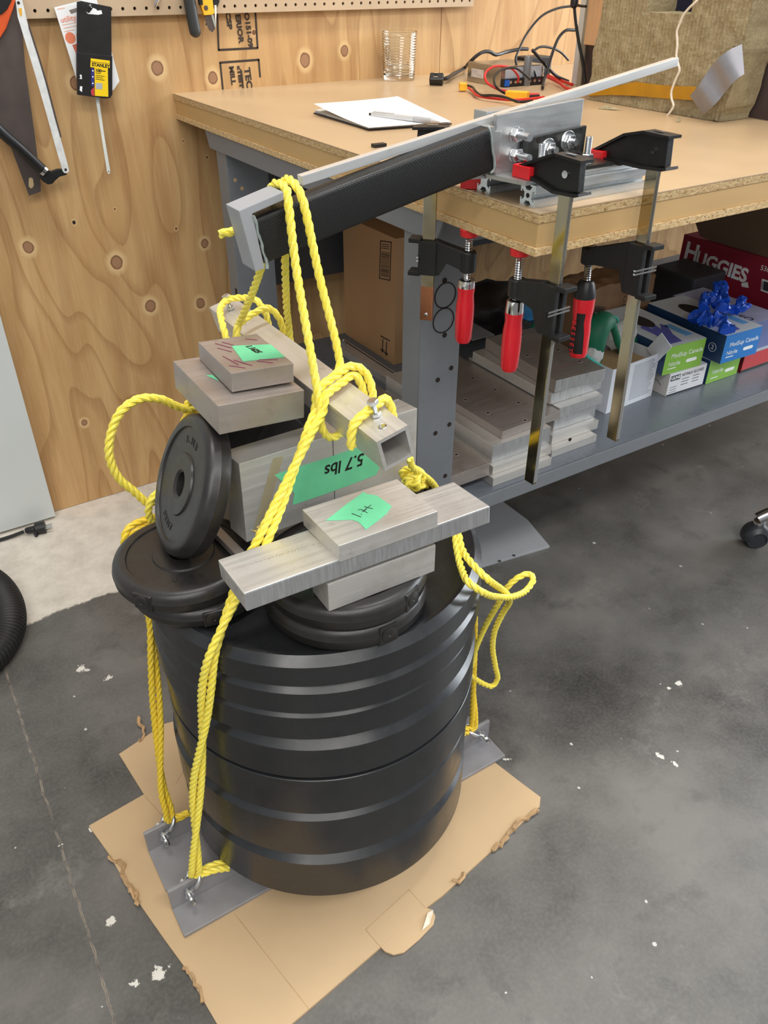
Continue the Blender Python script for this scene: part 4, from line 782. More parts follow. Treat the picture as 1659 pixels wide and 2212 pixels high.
# top sheet lifts on its far left corner
c = [Vector(p) for p in ((0.1306, -0.4263, 0.9470), (0.1141, -0.6307, 0.9470), (0.2706, -0.6534, 0.9470), (0.3582, -0.3480, 0.9490))]; lift = Vector((0.1135, -0.4372, 0.9620)); N = 10; mb = MB()
for i in range(N+1):
    for j in range(N+1):
        u, v = i/N, j/N; a = lift*(1-u)+c[3]*u if False else c[0]*(1-u)*(1-v)+c[1]*u*(1-v)+c[2]*u*v+c[3]*(1-u)*v
        f = (1-u)**2*(1-v)**1.3; mb.v.append(tuple(a+(lift-c[0])*f+Vector((0, 0, .002*math.sin(u*PI)*math.sin(v*PI)))))
for i in range(N):
    for j in range(N): mb.f.append((i*(N+1)+j, (i+1)*(N+1)+j, (i+1)*(N+1)+j+1, i*(N+1)+j+1)); mb.sm.append(True)
part('page', mb, M_PAPER, nb)
pa, pb = Vector((0.1744, -0.5430, 0.9525)), Vector((0.2335, -0.6735, 0.9525)); d = (pb-pa).normalized(); Lp = (pb-pa).length
pen = thing('pen', 'silver grey ballpoint pen lying on the white notebook page', 'pen', M=basis(pa, d, z=(0, 0, 1)))
Q = basis((0, 0, 0), (0, 1, 0), z=(1, 0, 0))
M_PEN = mat('pale_grey_pen', (206, 206, 206), .3, .3, .03, 40)
part('barrel', MB().lathe([(.0030, 0), (.0044, .002), (.0046, Lp*.62)], 20, Q), M_PEN, pen)
part('grip', MB().lathe([(.0046, Lp*.62), (.0049, Lp*.66), (.0046, Lp*.86), (.0042, Lp*.87)], 20, Q), mat('pen_grip', (170, 170, 172), .5), pen)
part('tip', MB().lathe([(.0040, Lp*.87), (.0012, Lp*.985), (.0005, Lp)], 20, Q), M_PEN, pen)
part('clip', MB().box((.004, -.0012, .0046), (Lp*.34, .0012, .0056)), M_CHROME, pen)
part('button', MB().cyl((-.005, 0, 0), (0, 0, 0), .0024, 12), M_DARKST, pen)

gl = thing('glass_tumbler', 'clear ribbed empty glass tumbler at the back of the bench', 'glass', loc=(0.5597, -0.0510, 0.9408))
Mg = NT('clear_glass'); Mg.set(Base_Color=(.98, 1, .99, 1), Roughness=.02, Transmission_Weight=1.0, IOR=1.45)
pr = [(.0, .0002), (.0355, .0002), (.0375, .003)]; Rg = lambda z: .0375+.0045*z/.100
for i in range(17): z = .006+i*.0056; pr += [(Rg(z)+.0007, z), (Rg(z+.0028)-.0005, z+.0028)]
pr += [(Rg(.1015), .1015), (Rg(.1015)-.0011, .1025), (Rg(.1015)-.0022, .1015)]
pr += [(Rg(z)-.0026, z) for z in (.080, .050, .020)]+[(.0330, .013), (.026, .0105), (0.0, .010)]
part('bowl', MB().lathe([(max(r, .0001), z) for r, z in pr], 72, None, True, False), Mg.m, gl)

psu = block('power_supply', 'silver metal power supply box among the cables on the bench', (.7478, -.2262, .9617, -.0474, 0, 0, .1264, .1318, .0413), make_brushed('nickel_case', (196, 188, 172), .25, (2, 2, 2), 6, .9), 'power supply', .0008)
part('front_label', MB().box((-.050, -.0664, -.006), (.055, -.0660, .018)), mat('grey_label', (170, 172, 178), .6, 0, .15, 60), psu)
part('side_label', MB().box((-.0634, .0, -.010), (-.0632, .05, .008)), mat('pale_label', (206, 200, 196), .6, 0, .2, 200), psu)
tb = part('terminal_block', MB().box((-.060, -.076, -.0200), (.060, -.0662, -.004), None, .0006), M_BLACKPL, psu)
for i in range(7): part('screw_head', MB().cyl((-.040+i*.014, -.0765, -.011), (-.040+i*.014, -.0755, -.011), .0036, 12), M_CHROME, tb)
part('blue_trimmer', MB().box((-.058, -.078, -.019), (-.044, -.070, -.006), None, .0006), mat('blue_plastic', (30, 92, 190), .4), tb)
cp = thing('grey_post', 'grey cylindrical capacitor standing by the power supply cables', 'capacitor', loc=(0.7520, -0.2997, 0.9408))
part('can', MB().lathe([(.0082, 0), (.0090, .002), (.0090, .058), (.0078, .061)], 28), mat('grey_can', (120, 122, 124), .4, .2), cp)
def cable(label, pts, r, m, name='cable', spl=.004):
    o = wthing(name, label, 'cable', pts[0]); part('sheath', MB().tube(spline(pts, spl), r, 8), m, o); return o
M_BLK = mat('black_cable', (26, 25, 25), .45, 0, .1, 60); M_REDC = mat('red_cable', (206, 44, 40), .42, 0, .06, 60); M_YEL = mat('yellow_connector', (248, 186, 44), .4, 0, .06, 40)
za = HZ+.006
mc = cable('black mains cable with a flat plug lying behind the notebook', [(0.5958, -0.1708, 0.9490), (0.6426, -0.1349, 0.9480), (0.7203, -0.0686, 0.9480), (0.7803, -0.0276, 0.9550), (0.7068, -0.1400, 0.9788), (0.7191, -0.1500, 0.9928), (0.7398, -0.1500, 0.9998), (0.7585, -0.1500, 0.9990), (0.7766, -0.1500, 0.9923), (0.8212, -0.1400, 0.9957), (0.8657, -0.1400, 0.9999), (0.8886, -0.1400, 0.9990)], .0042, M_BLK)
part('strand_two', MB().tube(spline([(0.6028, -0.1648, 0.9500), (0.6075, -0.1787, 0.9520), (0.6719, -0.1194, 0.9530), (0.7592, -0.0419, 0.9520), (0.8465, 0.0438, 0.9480)], .004), .0040, 8), M_BLK, mc)
Mp = basis((0.5697, -0.1935, 0.9545), (.75, -.66, 0), z=(-.3, -.5, .8))
part('plug_body', MB().box((-.016, -.011, -.009), (.016, .011, .009), Mp, .003), M_BLACKPL, mc)
for s in (-.006, .006): part('plug_pin', MB().box((-.006, s-.0008, .009), (.004, s+.0008, .012), Mp), M_CHROME, mc)
def xt(par, p, q, w=.0085):
    p, q = Vector(p), Vector(q); M = basis((p+q)/2, q-p, z=(0, 0, 1)); l = (q-p).length/2
    part('connector', MB().box((-l, -w, -w*.72), (l, w, w*.72), M, .0018), M_YEL, par)
pw = cable('red and black wire pair ending in a yellow connector, free end by the plug', [(0.5671, -0.3190, 0.9490), (0.5535, -0.3500, 0.9475), (0.5194, -0.4100, 0.9470), (0.5146, -0.4396, 0.9470), (0.5223, -0.4681, 0.9470), (0.5381, -0.5010, 0.9470), (0.5756, -0.5081, 0.9470), (0.6229, -0.5048, 0.9470)], .0026, M_REDC)
part('black_core', MB().tube(spline([(0.5790, -0.2999, 0.9510), (0.5731, -0.3243, 0.9510), (0.5382, -0.3825, 0.9500), (0.5142, -0.4350, 0.9500), (0.5153, -0.4639, 0.9530), (0.5208, -0.4989, 0.9530), (0.5178, -0.5461, 0.9500), (0.5661, -0.5332, 0.9470)], .004), .0026, 8), M_BLK, pw)
xt(pw, (0.5558, -0.2997, 0.9505), (0.5701, -0.3082, 0.9505), .0105)
pw2 = cable('red and black wire pair looping to the yellow inline connector', [(0.6375, -0.4738, 0.9480), (0.6126, -0.4505, 0.9480), (0.6102, -0.3888, 0.9480), (0.5768, -0.4000, 0.9565), (0.5691, -0.3800, 0.9657), (0.5786, -0.3600, 0.9793), (0.6037, -0.3500, 0.9896), (0.6419, -0.3400, 0.9896), (0.6821, -0.3300, 0.9804), (0.7094, -0.3200, 0.9613), (0.7121, -0.3150, 0.9513)], .0027, M_REDC)
part('black_core', MB().tube(spline([(0.6287, -0.4839, 0.9470), (0.5816, -0.4719, 0.9470), (0.5909, -0.4120, 0.9480), (0.5626, -0.4200, 0.9611), (0.5713, -0.4000, 0.9727), (0.5967, -0.3800, 0.9836), (0.6348, -0.3600, 0.9871), (0.6700, -0.3500, 0.9854), (0.7133, -0.3300, 0.9714), (0.7450, -0.3200, 0.9556)], .004), .0026, 8), M_BLK, pw2)
xt(pw2, (0.5640, -0.4533, 0.9505), (0.5894, -0.4931, 0.9505), .0105)
for lab, pts, r in (('thin black cable looping up over the power supply', [(0.7843, -0.3000, 0.9535), (0.7760, -0.2900, 0.9723), (0.7449, -0.2800, 0.9730), (0.7398, -0.2700, 0.9914), (0.7568, -0.2600, 1.0135), (0.7867, -0.2500, 1.0445), (0.8249, -0.2500, 1.0759), (0.8732, -0.2500, 1.0905), (0.9168, -0.2500, 1.0943)], .0027),
                    ('black cable bent down from the right behind the grey capacitor', [(0.8879, -0.3000, 1.0488), (0.8586, -0.3000, 1.0487), (0.8405, -0.3000, 1.0363), (0.8169, -0.3100, 1.0098), (0.7970, -0.3200, 0.9785), (0.7800, -0.3300, 0.9565), (0.7268, -0.3847, 0.9460)], .0035),
                    ('black cable arching over the dark adaptor box', [(0.8156, -0.2400, 1.0030), (0.8362, -0.2400, 1.0118), (0.8659, -0.2400, 1.0107), (0.9054, -0.2400, 0.9993), (0.9363, -0.2400, 0.9801)], .0028),
                    ('black cable crossing from the capacitor to the right', [(0.7525, -0.3100, 1.0143), (0.7760, -0.3100, 0.9975), (0.8082, -0.3100, 0.9742), (0.8405, -0.3100, 0.9552), (0.8672, -0.3200, 0.9449)], .0036),
                    ('black microphone-like cable dropping beside the white board', [(0.7900, -0.3881, 1.1295), (0.7900, -0.3905, 1.1025), (0.7900, -0.3980, 1.0788), (0.7900, -0.4165, 1.0361), (0.7900, -0.4348, 1.0019), (0.7900, -0.4482, 0.9714), (0.7900, -0.4534, 0.9601)], .0034),
                    ('short black lead from the inline coupling to the mineral wool', [(0.7880, -0.3981, 1.1037), (0.7880, -0.4125, 1.1025), (0.7880, -0.4279, 1.1022)], .0026)):
    cable(lab, pts, r, M_BLK)
cb_ = thing('inline_coupling', 'black inline cable coupling hanging at the top beside the white board', 'coupling', loc=(0.7890, -0.3902, 1.1093)); part('coupling_body', MB().lathe([(.004, -.012), (.0085, -.008), (.0090, .006), (.006, .012)], 20), M_BLACKPL, cb_)
rc = cable('red cable running behind the dark adaptor box', [(0.8970, -0.2084, 0.9470), (0.8565, -0.2942, 0.9470), (0.8355, -0.3438, 0.9470), (0.8186, -0.3832, 0.9470)], .0036, M_REDC); part('second_core', MB().tube(spline([(0.8397, -0.2743, 0.9520), (0.7934, -0.3697, 0.9500), (0.7658, -0.4181, 0.9470), (0.7615, -0.4421, 0.9460)], .004), .0034, 8), M_REDC, rc)
tag(link('adaptor_box', MB().box((.825, -.215, HZ+.008), (.905, -.165, HZ+.048), None, .003), M_BLACKPL, None, (.86, -.19, HZ)), 'dark adaptor box standing behind the cables on the bench', 'adaptor')
sh = wthing('black_clip', 'small black clip lying at the left bench edge behind the beam', 'clip', (0.0526, -0.7589, 0.9408))
part('clip_body', MB().box(Vector((0.0456, -0.7591, 0.9408)), Vector((0.0674, -0.7546, 0.9408))+Vector((0, .010, .004)) if False else Vector((0.0456, -0.7591, 0.9408))+Vector((.022, .012, .005)), None, .0006), M_BLACKPL, sh)

# ------------------------------------------------------------------ oven door panel with mineral wool, seen edge on at the right
ov = wthing('insulated_panel', 'dark metal panel with a mineral wool slab taped to it, right end of the bench', 'panel', (.78, -.75, HZ))
M_DARKSHEET = mat('scorched_sheet', (74, 62, 62), .45, .2, .3, 8)
part('metal_sheet', MB().box((.800, -1.12, HZ+.001), (.812, -.432, HZ+.32), None, .001), M_DARKSHEET, ov)
fo = [(p[1], p[2]) for p in [(0.7130, -0.5413, 0.9425), (0.7130, -0.5400, 0.9624), (0.7130, -0.5428, 0.9816), (0.7130, -0.5398, 1.0219), (0.7130, -0.5450, 1.0592), (0.7130, -0.5481, 1.0874), (0.7130, -0.5493, 1.1173)]]
fo_r = [(p[1], p[2]) for p in [(0.7130, -0.8925, 1.1282), (0.7130, -0.8935, 1.0826), (0.7130, -0.8943, 1.0551), (0.7130, -0.8895, 1.0264), (0.7130, -0.8886, 0.9900), (0.7130, -0.8844, 0.9634), (0.7130, -0.8777, 0.9520)]]
top_ = HZ+.26; hz = [(p[1], p[2]) for p in [(0.7130, -0.6620, 1.1038), (0.7130, -0.7681, 1.1080)]]
out = fo+[(fo[-1][0], top_), (hz[0][0], top_), hz[0], hz[1], (hz[1][0], top_), (fo_r[0][0], top_)]+fo_r
from mathutils import noise as _nz
def edge_y(P, z):
    P = sorted(P, key=lambda p: p[1])
    for (y0, z0), (y1, z1) in zip(P, P[1:]):
        if z0 <= z <= z1: return y0+(y1-y0)*(z-z0)/max(1e-6, z1-z0)
    return P[0][0] if z < P[0][1] else P[-1][0]
bm = bmesh.new(); NY, NZ = 72, 56; V = {}
def vtx(i, k):
    if (i, k) not in V:
        z = HZ+.0006+(top_-HZ-.0006)*k/NZ; y = edge_y(fo, z)+(edge_y(fo_r, z)-edge_y(fo, z))*i/NY; q = Vector((0, y*40, z*40))
        V[(i, k)] = bm.verts.new((.713+.0026*_nz.noise(q)+.0012*_nz.noise(q*3), y+.0012*_nz.noise(q*2), max(HZ+.0006, z+.0012*_nz.noise(q*2+Vector((9, 0, 0))))))
    return V[(i, k)]
for i in range(NY):
    for k in range(NZ):
        z = HZ+(top_-HZ)*(k+.5)/NZ; y = edge_y(fo, z)+(edge_y(fo_r, z)-edge_y(fo, z))*(i+.5)/NY
        if not (z > hz[0][1] and hz[1][0] < y < hz[0][0]): bm.faces.new((vtx(i, k), vtx(i, k+1), vtx(i+1, k+1), vtx(i+1, k)))
ex = bmesh.ops.extrude_face_region(bm, geom=list(bm.faces))
for v in ex['geom']:
    if isinstance(v, bmesh.types.BMVert): v.co.x = .796
bmesh.ops.recalc_face_normals(bm, faces=list(bm.faces)); slab = part('wool_slab', MB().bm(bm), make_foam(), ov)
part('window', MB().box((.7955, hz[1][0]+.001, hz[0][1]), (.7995, hz[0][0]-.001, top_)), mat('dark_blue_window', (42, 44, 70), .25, .2), ov)
part('timber_strip', MB().box((.782, -.552, HZ+.092), (.7995, -.440, HZ+.31), None, .001), mat('pale_timber', (204, 164, 122), .8, 0, .2, 6, (10, 10, 1)), ov)
part('panel_edge', MB().box((.796, -.4315, HZ+.001), (.812, -.418, HZ+.31), None, .001), mat('grey_panel_edge', (150, 140, 122), .7), ov)
part('yellow_tape', sheet_mb([(0.7095, -0.5463, 0.9554), (0.7095, -0.6677, 0.9860), (0.7095, -0.7468, 0.9873), (0.7095, -0.8111, 0.9921), (0.7095, -0.8383, 0.9774), (0.7095, -0.8224, 0.9703), (0.7095, -0.7524, 0.9657), (0.7095, -0.6734, 0.9620), (0.7095, -0.6095, 0.9569), (0.7095, -0.5477, 0.9486)], (.0022, 0, 0)), mat('amber_tape', (186, 134, 22), .3, 0, .1, 30), slab)
# silver tape strip, curled off the slab
ctr = [Vector(p) for p in ((0.6900, -0.8399, 0.9652), (0.6840, -0.8629, 0.9928), (0.6900, -0.8697, 1.0151), (0.6840, -0.8928, 1.0422), (0.6950, -0.9111, 1.0445))]
e1 = [Vector(p) for p in ((0.6900, -0.8203, 0.9790), (0.6800, -0.8451, 1.0024), (0.6900, -0.8496, 1.0227), (0.6820, -0.8748, 1.0466), (0.6900, -0.8880, 1.0590), (0.7000, -0.8998, 1.0663))]
e2 = [Vector(p) for p in ((0.6900, -0.8582, 0.9520), (0.6800, -0.8866, 0.9734), (0.6900, -0.8914, 0.9880), (0.6840, -0.9068, 1.0045), (0.6900, -0.9147, 1.0170), (0.7000, -0.9178, 1.0224))]
s1, s2 = spline(e1, .008), spline(e2, .008); n = min(len(s1), len(s2)); mb = MB()
for i in range(n):
    a_, b_ = s1[int(i*(len(s1)-1)/(n-1))], s2[int(i*(len(s2)-1)/(n-1))]; mb.v += [tuple(a_), tuple(b_)]
for i in range(n-1): mb.f.append((2*i, 2*i+1, 2*i+3, 2*i+2)); mb.sm.append(True)
part('silver_tape', mb, mat('silver_duct_tape', (146, 146, 153), .40, .45, .05, 40), slab)
mp = NT('clear_film'); mp.set(Base_Color=(.95, .95, .97, 1), Roughness=.08, Transmission_Weight=1.0, IOR=1.05)
part('clear_film', MB().box((.7085, -.8905, HZ+.0008), (.7089, -.755, HZ+.012), None), mp.m, slab)
tag(link('white_board', MB().box((.862, -.395, HZ+.0005), (.880, -.335, HZ+.30), None, .001), M_WHITEPAINT, None, (.87, -.34, HZ)), 'white upright board edge standing left of the mineral wool panel', 'board')
tag(link('timber_offcut', MB().box((.8145, -.475, HZ+.0005), (.855, -.405, HZ+.30), None, .001), mat('rough_timber', (186, 152, 112), .8, 0, .2, 6, (10, 10, 1)), None, (.83, -.45, HZ)), 'rough timber upright between the white board and the mineral wool', 'timber')
for k, (a0, a1, w0) in enumerate((((0.6347, -0.6485, 0.9412), (0.6647, -0.6876, 0.9412), .010), ((0.6388, -0.8442, 0.9412), (0.6742, -0.8236, 0.9412), .004))):
    a0, a1 = Vector(a0), Vector(a1); m = (a0+a1)/2
    q = MB().add([a0, m+Vector((.0, -w0, .001)), a1, m+Vector((0, w0, .007))], [(0, 1, 3), (1, 2, 3), (0, 3, 2, 1)])
    tag(link('wool_scrap', q, bpy.data.materials['mineral_wool'], None, m), ['torn pale scrap lying on the bench by the wool panel', 'tiny wool crumb lying on the bench near the clear film'][k], 'scrap')
# ------------------------------------------------------------------ things on the lower shelf
def bx(p0, p1, yaw=0): return ((p0[0]+p1[0])/2, (p0[1]+p1[1])/2, (p0[2]+p1[2])/2, yaw, 0, 0, p1[0]-p0[0], p1[1]-p0[1], p1[2]-p0[2])
S0 = SZ+.0004
plates = [
 ('aluminium_plate', 'aluminium plate with one hole, leftmost on the shelf beside the grey leg', bx((.0975, -.927, .3808), (.192, -.40, .4080)), M_ALUPLATE),
 ('aluminium_plate', 'aluminium plate underneath the leftmost plate with one hole', bx((.0975, -.885, S0), (.160, -.42, .3804)), M_ALUPLATE),
 ('aluminium_plate', 'bottom aluminium plate of the left pile, on the shelf', bx((.1938, -.939, S0), (.3405, -.545, .3784)), M_ALU),
 ('aluminium_plate', 'second aluminium plate from the shelf in the left pile', bx((.2005, -.9275, .3788), (.3490, -.545, .3964)), M_ALU),
 ('aluminium_block', 'thick aluminium slab under the stamped plate on the shelf', bx((.2065, -.9155, .3968), (.3510, -.545, .4334)), M_ALU),
 ('aluminium_plate', 'stamped aluminium plate with several drilled holes topping the left pile', bx((.2330, -.9020, .4338), (.3845, -.580, .4503), .0237), M_ALUPLATE),
 ('aluminium_plate', 'bottom aluminium plate of the right pile, on the shelf', bx((.3606, -.9185, S0), (.4840, -.545, .3778), 0), M_ALU),
 ('aluminium_plate', 'second aluminium plate from the shelf in the right pile', bx((.3755, -.8998, .3782), (.5030, -.545, .3978)), M_ALU),
 ('aluminium_plate', 'middle aluminium plate of the right pile, third from the shelf', bx((.3900, -.885, .3982), (.5050, -.580, .4302)), M_ALU),
 ('aluminium_plate', 'aluminium plate third from the top of the right pile', bx((.3915, -.8933, .4306), (.5100, -.600, .4522)), M_ALU),
 ('aluminium_plate', 'aluminium plate second from the top of the right pile', bx((.3850, -.8720, .4526), (.5250, -.620, .4748)), M_ALU),
 ('aluminium_plate', 'thick dull aluminium plate on top of the right pile with scattered holes', (.4676, -.7523, .4887, -.0852, 0, 0, .1255, .2472, .0264), M_ALUPLATE)]
made = []
for nm, lab, p, m in plates: made.append(block(nm, lab, p, m, 'plate', .0007))
def cutface(o_, frac=.5):
    me = o_.data; me.materials.append(M_ALUCUT)
    for p in me.polygons:
        if p.normal.y < -.9 and p.area > 1e-5: p.material_index = 1
for o_ in (made[4], made[8], made[9], made[10], made[11], bar): cutface(o_)
def holes(blk, pts, r):
    Mi = blk.matrix_world.inverted()
    for p in pts:
        q = Mi @ Vector(p)
        part('drilled_hole', MB().ring([(r*1.05, -.0002), (r*1.05, .0004), (r, .0005), (r*.8, .0001), (r*.8, -.0004)], 18, Matrix.Translation(q)), M_ALU, blk)
        part('hole_bottom', MB().cyl(q-Vector((0, 0, .0003)), q+Vector((0, 0, .0003)), r*.8, 16), M_HOLE, blk)
for o_ in made: o_.matrix_world = o_.matrix_world
bpy.context.view_layer.update()
holes(made[0], [(0.1575, -0.8693, 0.4080)], .0042)
holes(made[5], [(0.3337, -0.6870, 0.4503), (0.3392, -0.7565, 0.4503), (0.3412, -0.8277, 0.4503), (0.2590, -0.7613, 0.4503), (0.2615, -0.8295, 0.4503), (0.3026, -0.8920, 0.4503)], .0044)
holes(made[11], [(0.4280, -0.7464, 0.5019), (0.5022, -0.7587, 0.5019), (0.4990, -0.8272, 0.5019), (0.4920, -0.6558, 0.5019)], .0050)
for q in ((0.2555, -0.9022, 0.4906), ): pass
sa, sb_ = Vector((0.2711, -0.7639, 0.4503)), Vector((0.2624, -0.8485, 0.4503)); M_WORN = mat('worn_stamp', (112, 94, 86), .8, 0, .4, 200); Mi5 = made[5].matrix_world.inverted()
for k in range(12):
    q = sa.lerp(sb_, k/11); e = Vector((random.uniform(-.004, .004), random.uniform(-.005, .005), 0)); part('worn_stamp', MB().cyl(Mi5 @ (q-e), Mi5 @ (q+e), .0005, 5), M_WORN, made[5])
part('scribed_line', MB().cyl(made[11].matrix_world.inverted() @ Vector((0.4334, -0.8264, 0.5019)), made[11].matrix_world.inverted() @ Vector((0.5203, -0.8296, 0.5019)), .0006, 6), M_RED, made[11])
h_ = Vector((0.4068, -0.9190, 0.3890)); part('drilled_hole', MB().cyl(made[6].matrix_world.inverted() @ (h_+Vector((0, -.0002, 0))), made[6].matrix_world.inverted() @ (h_+Vector((0, .002, 0))), .0036, 16), M_HOLE, made[6])
rail = block('aluminium_rail', 'long slotted aluminium rail lying on the shelf beside the cardboard carton', bx((.262, -.520, S0), (.297, -.200, .3800)), M_ALUY, 'rail')
part('rail_groove', MB().box((.0095, -.159, .0092), (.0125, .159, .00985)), M_HOLE, rail); hx = MB(); thread(hx, (0, .125, .0085), (0, .125, .024), .0045, .0016); part('bolt', hexnut(hx, (0, .125, .012), (0, 0, 1), .008, .007), M_ZINC, rail)

def carton(name, label, lo, hi, m, yaw=0., cat='box', bev=.0008):
    return block(name, label, bx(lo, hi, yaw), m, cat, bev)
cart = carton('cardboard_carton', 'tall plain cardboard carton with a barcode on the shelf behind the leg', (.3402, -.3755, S0), (.470, -.1385, .6665), mat('brown_carton', (186, 146, 104), .8, 0, .04, 5))
Ci = cart.matrix_world; cx_ = -.0649
mb = MB(); bb = [(0.3400, -0.3106, 0.6478), (0.3400, -0.3595, 0.6564), (0.3400, -0.3551, 0.5648), (0.3400, -0.3066, 0.5567)]
Mi = Matrix.Translation(-Vector((.4051, -.257, (S0+.6665)/2)))
bpts = [Mi @ Vector(p) for p in bb]
def lerp4(P, u, v): return P[0]*(1-u)*(1-v)+P[1]*u*(1-v)+P[2]*u*v+P[3]*(1-u)*v
def bars(par, P, rows, m, name='barcode', th=.0003, frame=True):
    mb = MB(); k = 0
    if frame:
        for a, b, c, d in ((0, 0, 1, .03), (0, .97, 1, 1), (0, 0, .08, 1), (.92, 0, 1, 1)): quadpatch(mb, lerp4(P, a, b), lerp4(P, c, b), lerp4(P, c, d), lerp4(P, a, d), th)
    v = .28
    while v < .93:
        w = random.choice((.008, .012, .02)); quadpatch(mb, lerp4(P, .14, v), lerp4(P, .86, v), lerp4(P, .86, v+w), lerp4(P, .14, v+w), th); v += w+random.choice((.008, .014))
    for v in (.08, .13, .18): quadpatch(mb, lerp4(P, .16, v), lerp4(P, .8, v), lerp4(P, .8, v+.02), lerp4(P, .16, v+.02), th)
    return part(name, mb, m, par)
bars(cart, bpts[::1], 0, M_INK)
mb = MB()
for a, b, w in (((822, 726), (842, 737), 3), ((827, 735), (826, 758), 2.2), ((836, 740), (835, 764), 2.2)):
    pass
arr = [Mi @ Vector(p) for p in [(0.3399, -0.3132, 0.4172), (0.3399, -0.3553, 0.4186), (0.3399, -0.3553, 0.4150), (0.3399, -0.3132, 0.4136), (0.3399, -0.3218, 0.4105), (0.3399, -0.3260, 0.4108), (0.3399, -0.3240, 0.3808), (0.3399, -0.3198, 0.3805), (0.3399, -0.3387, 0.4092), (0.3399, -0.3429, 0.4094), (0.3399, -0.3411, 0.3797), (0.3399, -0.3369, 0.3793), (0.3399, -0.3111, 0.3824), (0.3399, -0.3219, 0.3739), (0.3399, -0.3326, 0.3839), (0.3399, -0.3283, 0.3812), (0.3399, -0.3390, 0.3716), (0.3399, -0.3495, 0.3815)]]
for q in ((0, 1, 2, 3), (4, 5, 6, 7), (8, 9, 10, 11)): quadpatch(mb, *[arr[i] for i in q], .0003)
mb.add([arr[12]-Vector((.0003, 0, 0)), arr[13]-Vector((.0003, 0, 0)), arr[14]-Vector((.0003, 0, 0))], [(0, 1, 2)]); mb.add([arr[15]-Vector((.0003, 0, 0)), arr[16]-Vector((.0003, 0, 0)), arr[17]-Vector((.0003, 0, 0))], [(0, 1, 2)])
part('this_way_up_mark', mb, M_INK, cart)
lm_ = [Mi @ Vector(p) for p in [(0.3399, -0.0453, 0.5580), (0.3399, -0.0625, 0.5587), (0.3399, -0.0624, 0.5563), (0.3399, -0.0451, 0.5556), (0.3399, -0.0583, 0.5672), (0.3399, -0.0631, 0.5672), (0.3399, -0.0624, 0.5563), (0.3399, -0.0575, 0.5563)]]
part('corner_mark', quadpatch(quadpatch(MB(), *lm_[:4], .0003), *lm_[4:], .0003), M_INK, cart)
part('packing_tape', MB().box((-.0654, .1185-.236, -.1529), (-.0650, .1183, -.150)), M_CARDED, cart)

# glove boxes
M_GB = mat('pale_glove_box_top', (196, 204, 212), .4, 0, .06, 8); M_NAVY = mat('navy_box_side', (34, 60, 96), .4, 0, .06, 10); M_LIME = mat('lime_box_front', (134, 186, 70), .4, 0, .03, 8)
M_BLUEF = mat('blue_box_front', (28, 120, 200), .3, 0, .05, 8); M_WHITEP = mat('white_print', (236, 240, 240), .5); M_PURP = mat('violet_print', (84, 90, 170), .45, 0, .2, 30); M_CYAN = mat('light_blue_print', (96, 160, 214), .45)
def glovebox(label, lo, hi, yaw, front, side, top, lines, two=False, art=True, slot=True):
    o = thing('glove_box', label, 'box', M=Matrix.Translation(((lo[0]+hi[0])/2, (lo[1]+hi[1])/2, lo[2])) @ Matrix.Rotation(yaw, 4, 'Z'))
    w, d, h = (hi[0]-lo[0])/2, (hi[1]-lo[1])/2, hi[2]-lo[2]
    part('carton_body', MB().box((-w, -d, 0), (w, d, h), None, .0007), side, o)
    part('front_panel', MB().box((-w+.0004, -d-.0004, .0004), (w-.0004, -d+.0002, h-.0004)), front, o)
    part('top_panel', MB().box((-w+.0004, -d+.0004, h-.0002), (w-.0004, d-.0004, h+.0004)), top, o)
    for s, x, z, sz, m in lines: part('box_lettering', text_mb(s, sz, basis((-w+x, -d-.0006, z), (1, 0, 0), z=(0, -1, 0)), .0002), m, o)
    if two:
        part('box_numeral', text_mb('2', .014, basis((-w-.0003, -d+.03, h*.45), (0, -1, 0), z=(-1, 0, 0)), .0002, 'CENTER'), M_WHITEP, o)
        part('numeral_ring', MB().ring([(.0105, 0), (.0105, .0004), (.0097, .0004), (.0097, 0)], 32, basis((-w-.0003, -d+.03, h*.45), (0, -1, 0), z=(-1, 0, 0))), M_WHITEP, o)
    if art:   # printed hand shape and pale strip on the lid
        hand = [(-w*.75, -d+.012), (-w*.05, -d+.012), (w*.12, -d+.05), (w*.55, -d+.095), (w*.45, -d+.112), (w*.10, -d+.085), (w*.30, -d+.13), (w*.10, -d+.135), (-w*.15, -d+.095), (-w*.25, -d+.125), (-w*.5, -d+.115), (-w*.5, -d+.07)]
        part('hand_print', sheet_mb([(x, y, h+.0004) for x, y in hand], (0, 0, .0003)), M_PURP, o)
        part('cyan_strip', sheet_mb([(w*.45, -d+.03, h+.0004), (w*.80, -d+.03, h+.0004), (w*.80, -d+.10, h+.0004), (w*.45, -d+.10, h+.0004)], (0, 0, .0003)), M_CYAN, o)
    if slot: part('opening', MB().lathe([(.001, 0), (.030, 0), (.030, .0005), (.001, .0005)], 28, Matrix.Translation((0, d*.25, h+.0003)) @ Matrix.Diagonal((.8, 1.5, 1, 1))), M_HOLE, o)
    pill = [(w*.42+.0058*math.cos(a)+(.011 if math.cos(a) > 0 else -.011), -d-.0005, h*.33+.0042*math.sin(a)) for a in [2*PI*k/20 for k in range(20)]]
    if front in (M_LIME, M_BLUEF): part('print_line', MB().box((-w+.014, -d-.0006, h*.17), (-w+.040, -d-.0003, h*.17+.0022)), M_WHITEP, o); part('white_pill', sheet_mb(pill, (0, -.0003, 0)), M_WHITEP, o)
    return o
ML = [('MedSup Canada', .018, .042, .0150, M_WHITEP), ('Nitrile', .014, .0225, .0140, M_WHITEP)]
WB = mat('white_box_front', (220, 222, 226), .5, 0, .02, 8); M_INKB = mat('dark_print', (52, 54, 62), .6)
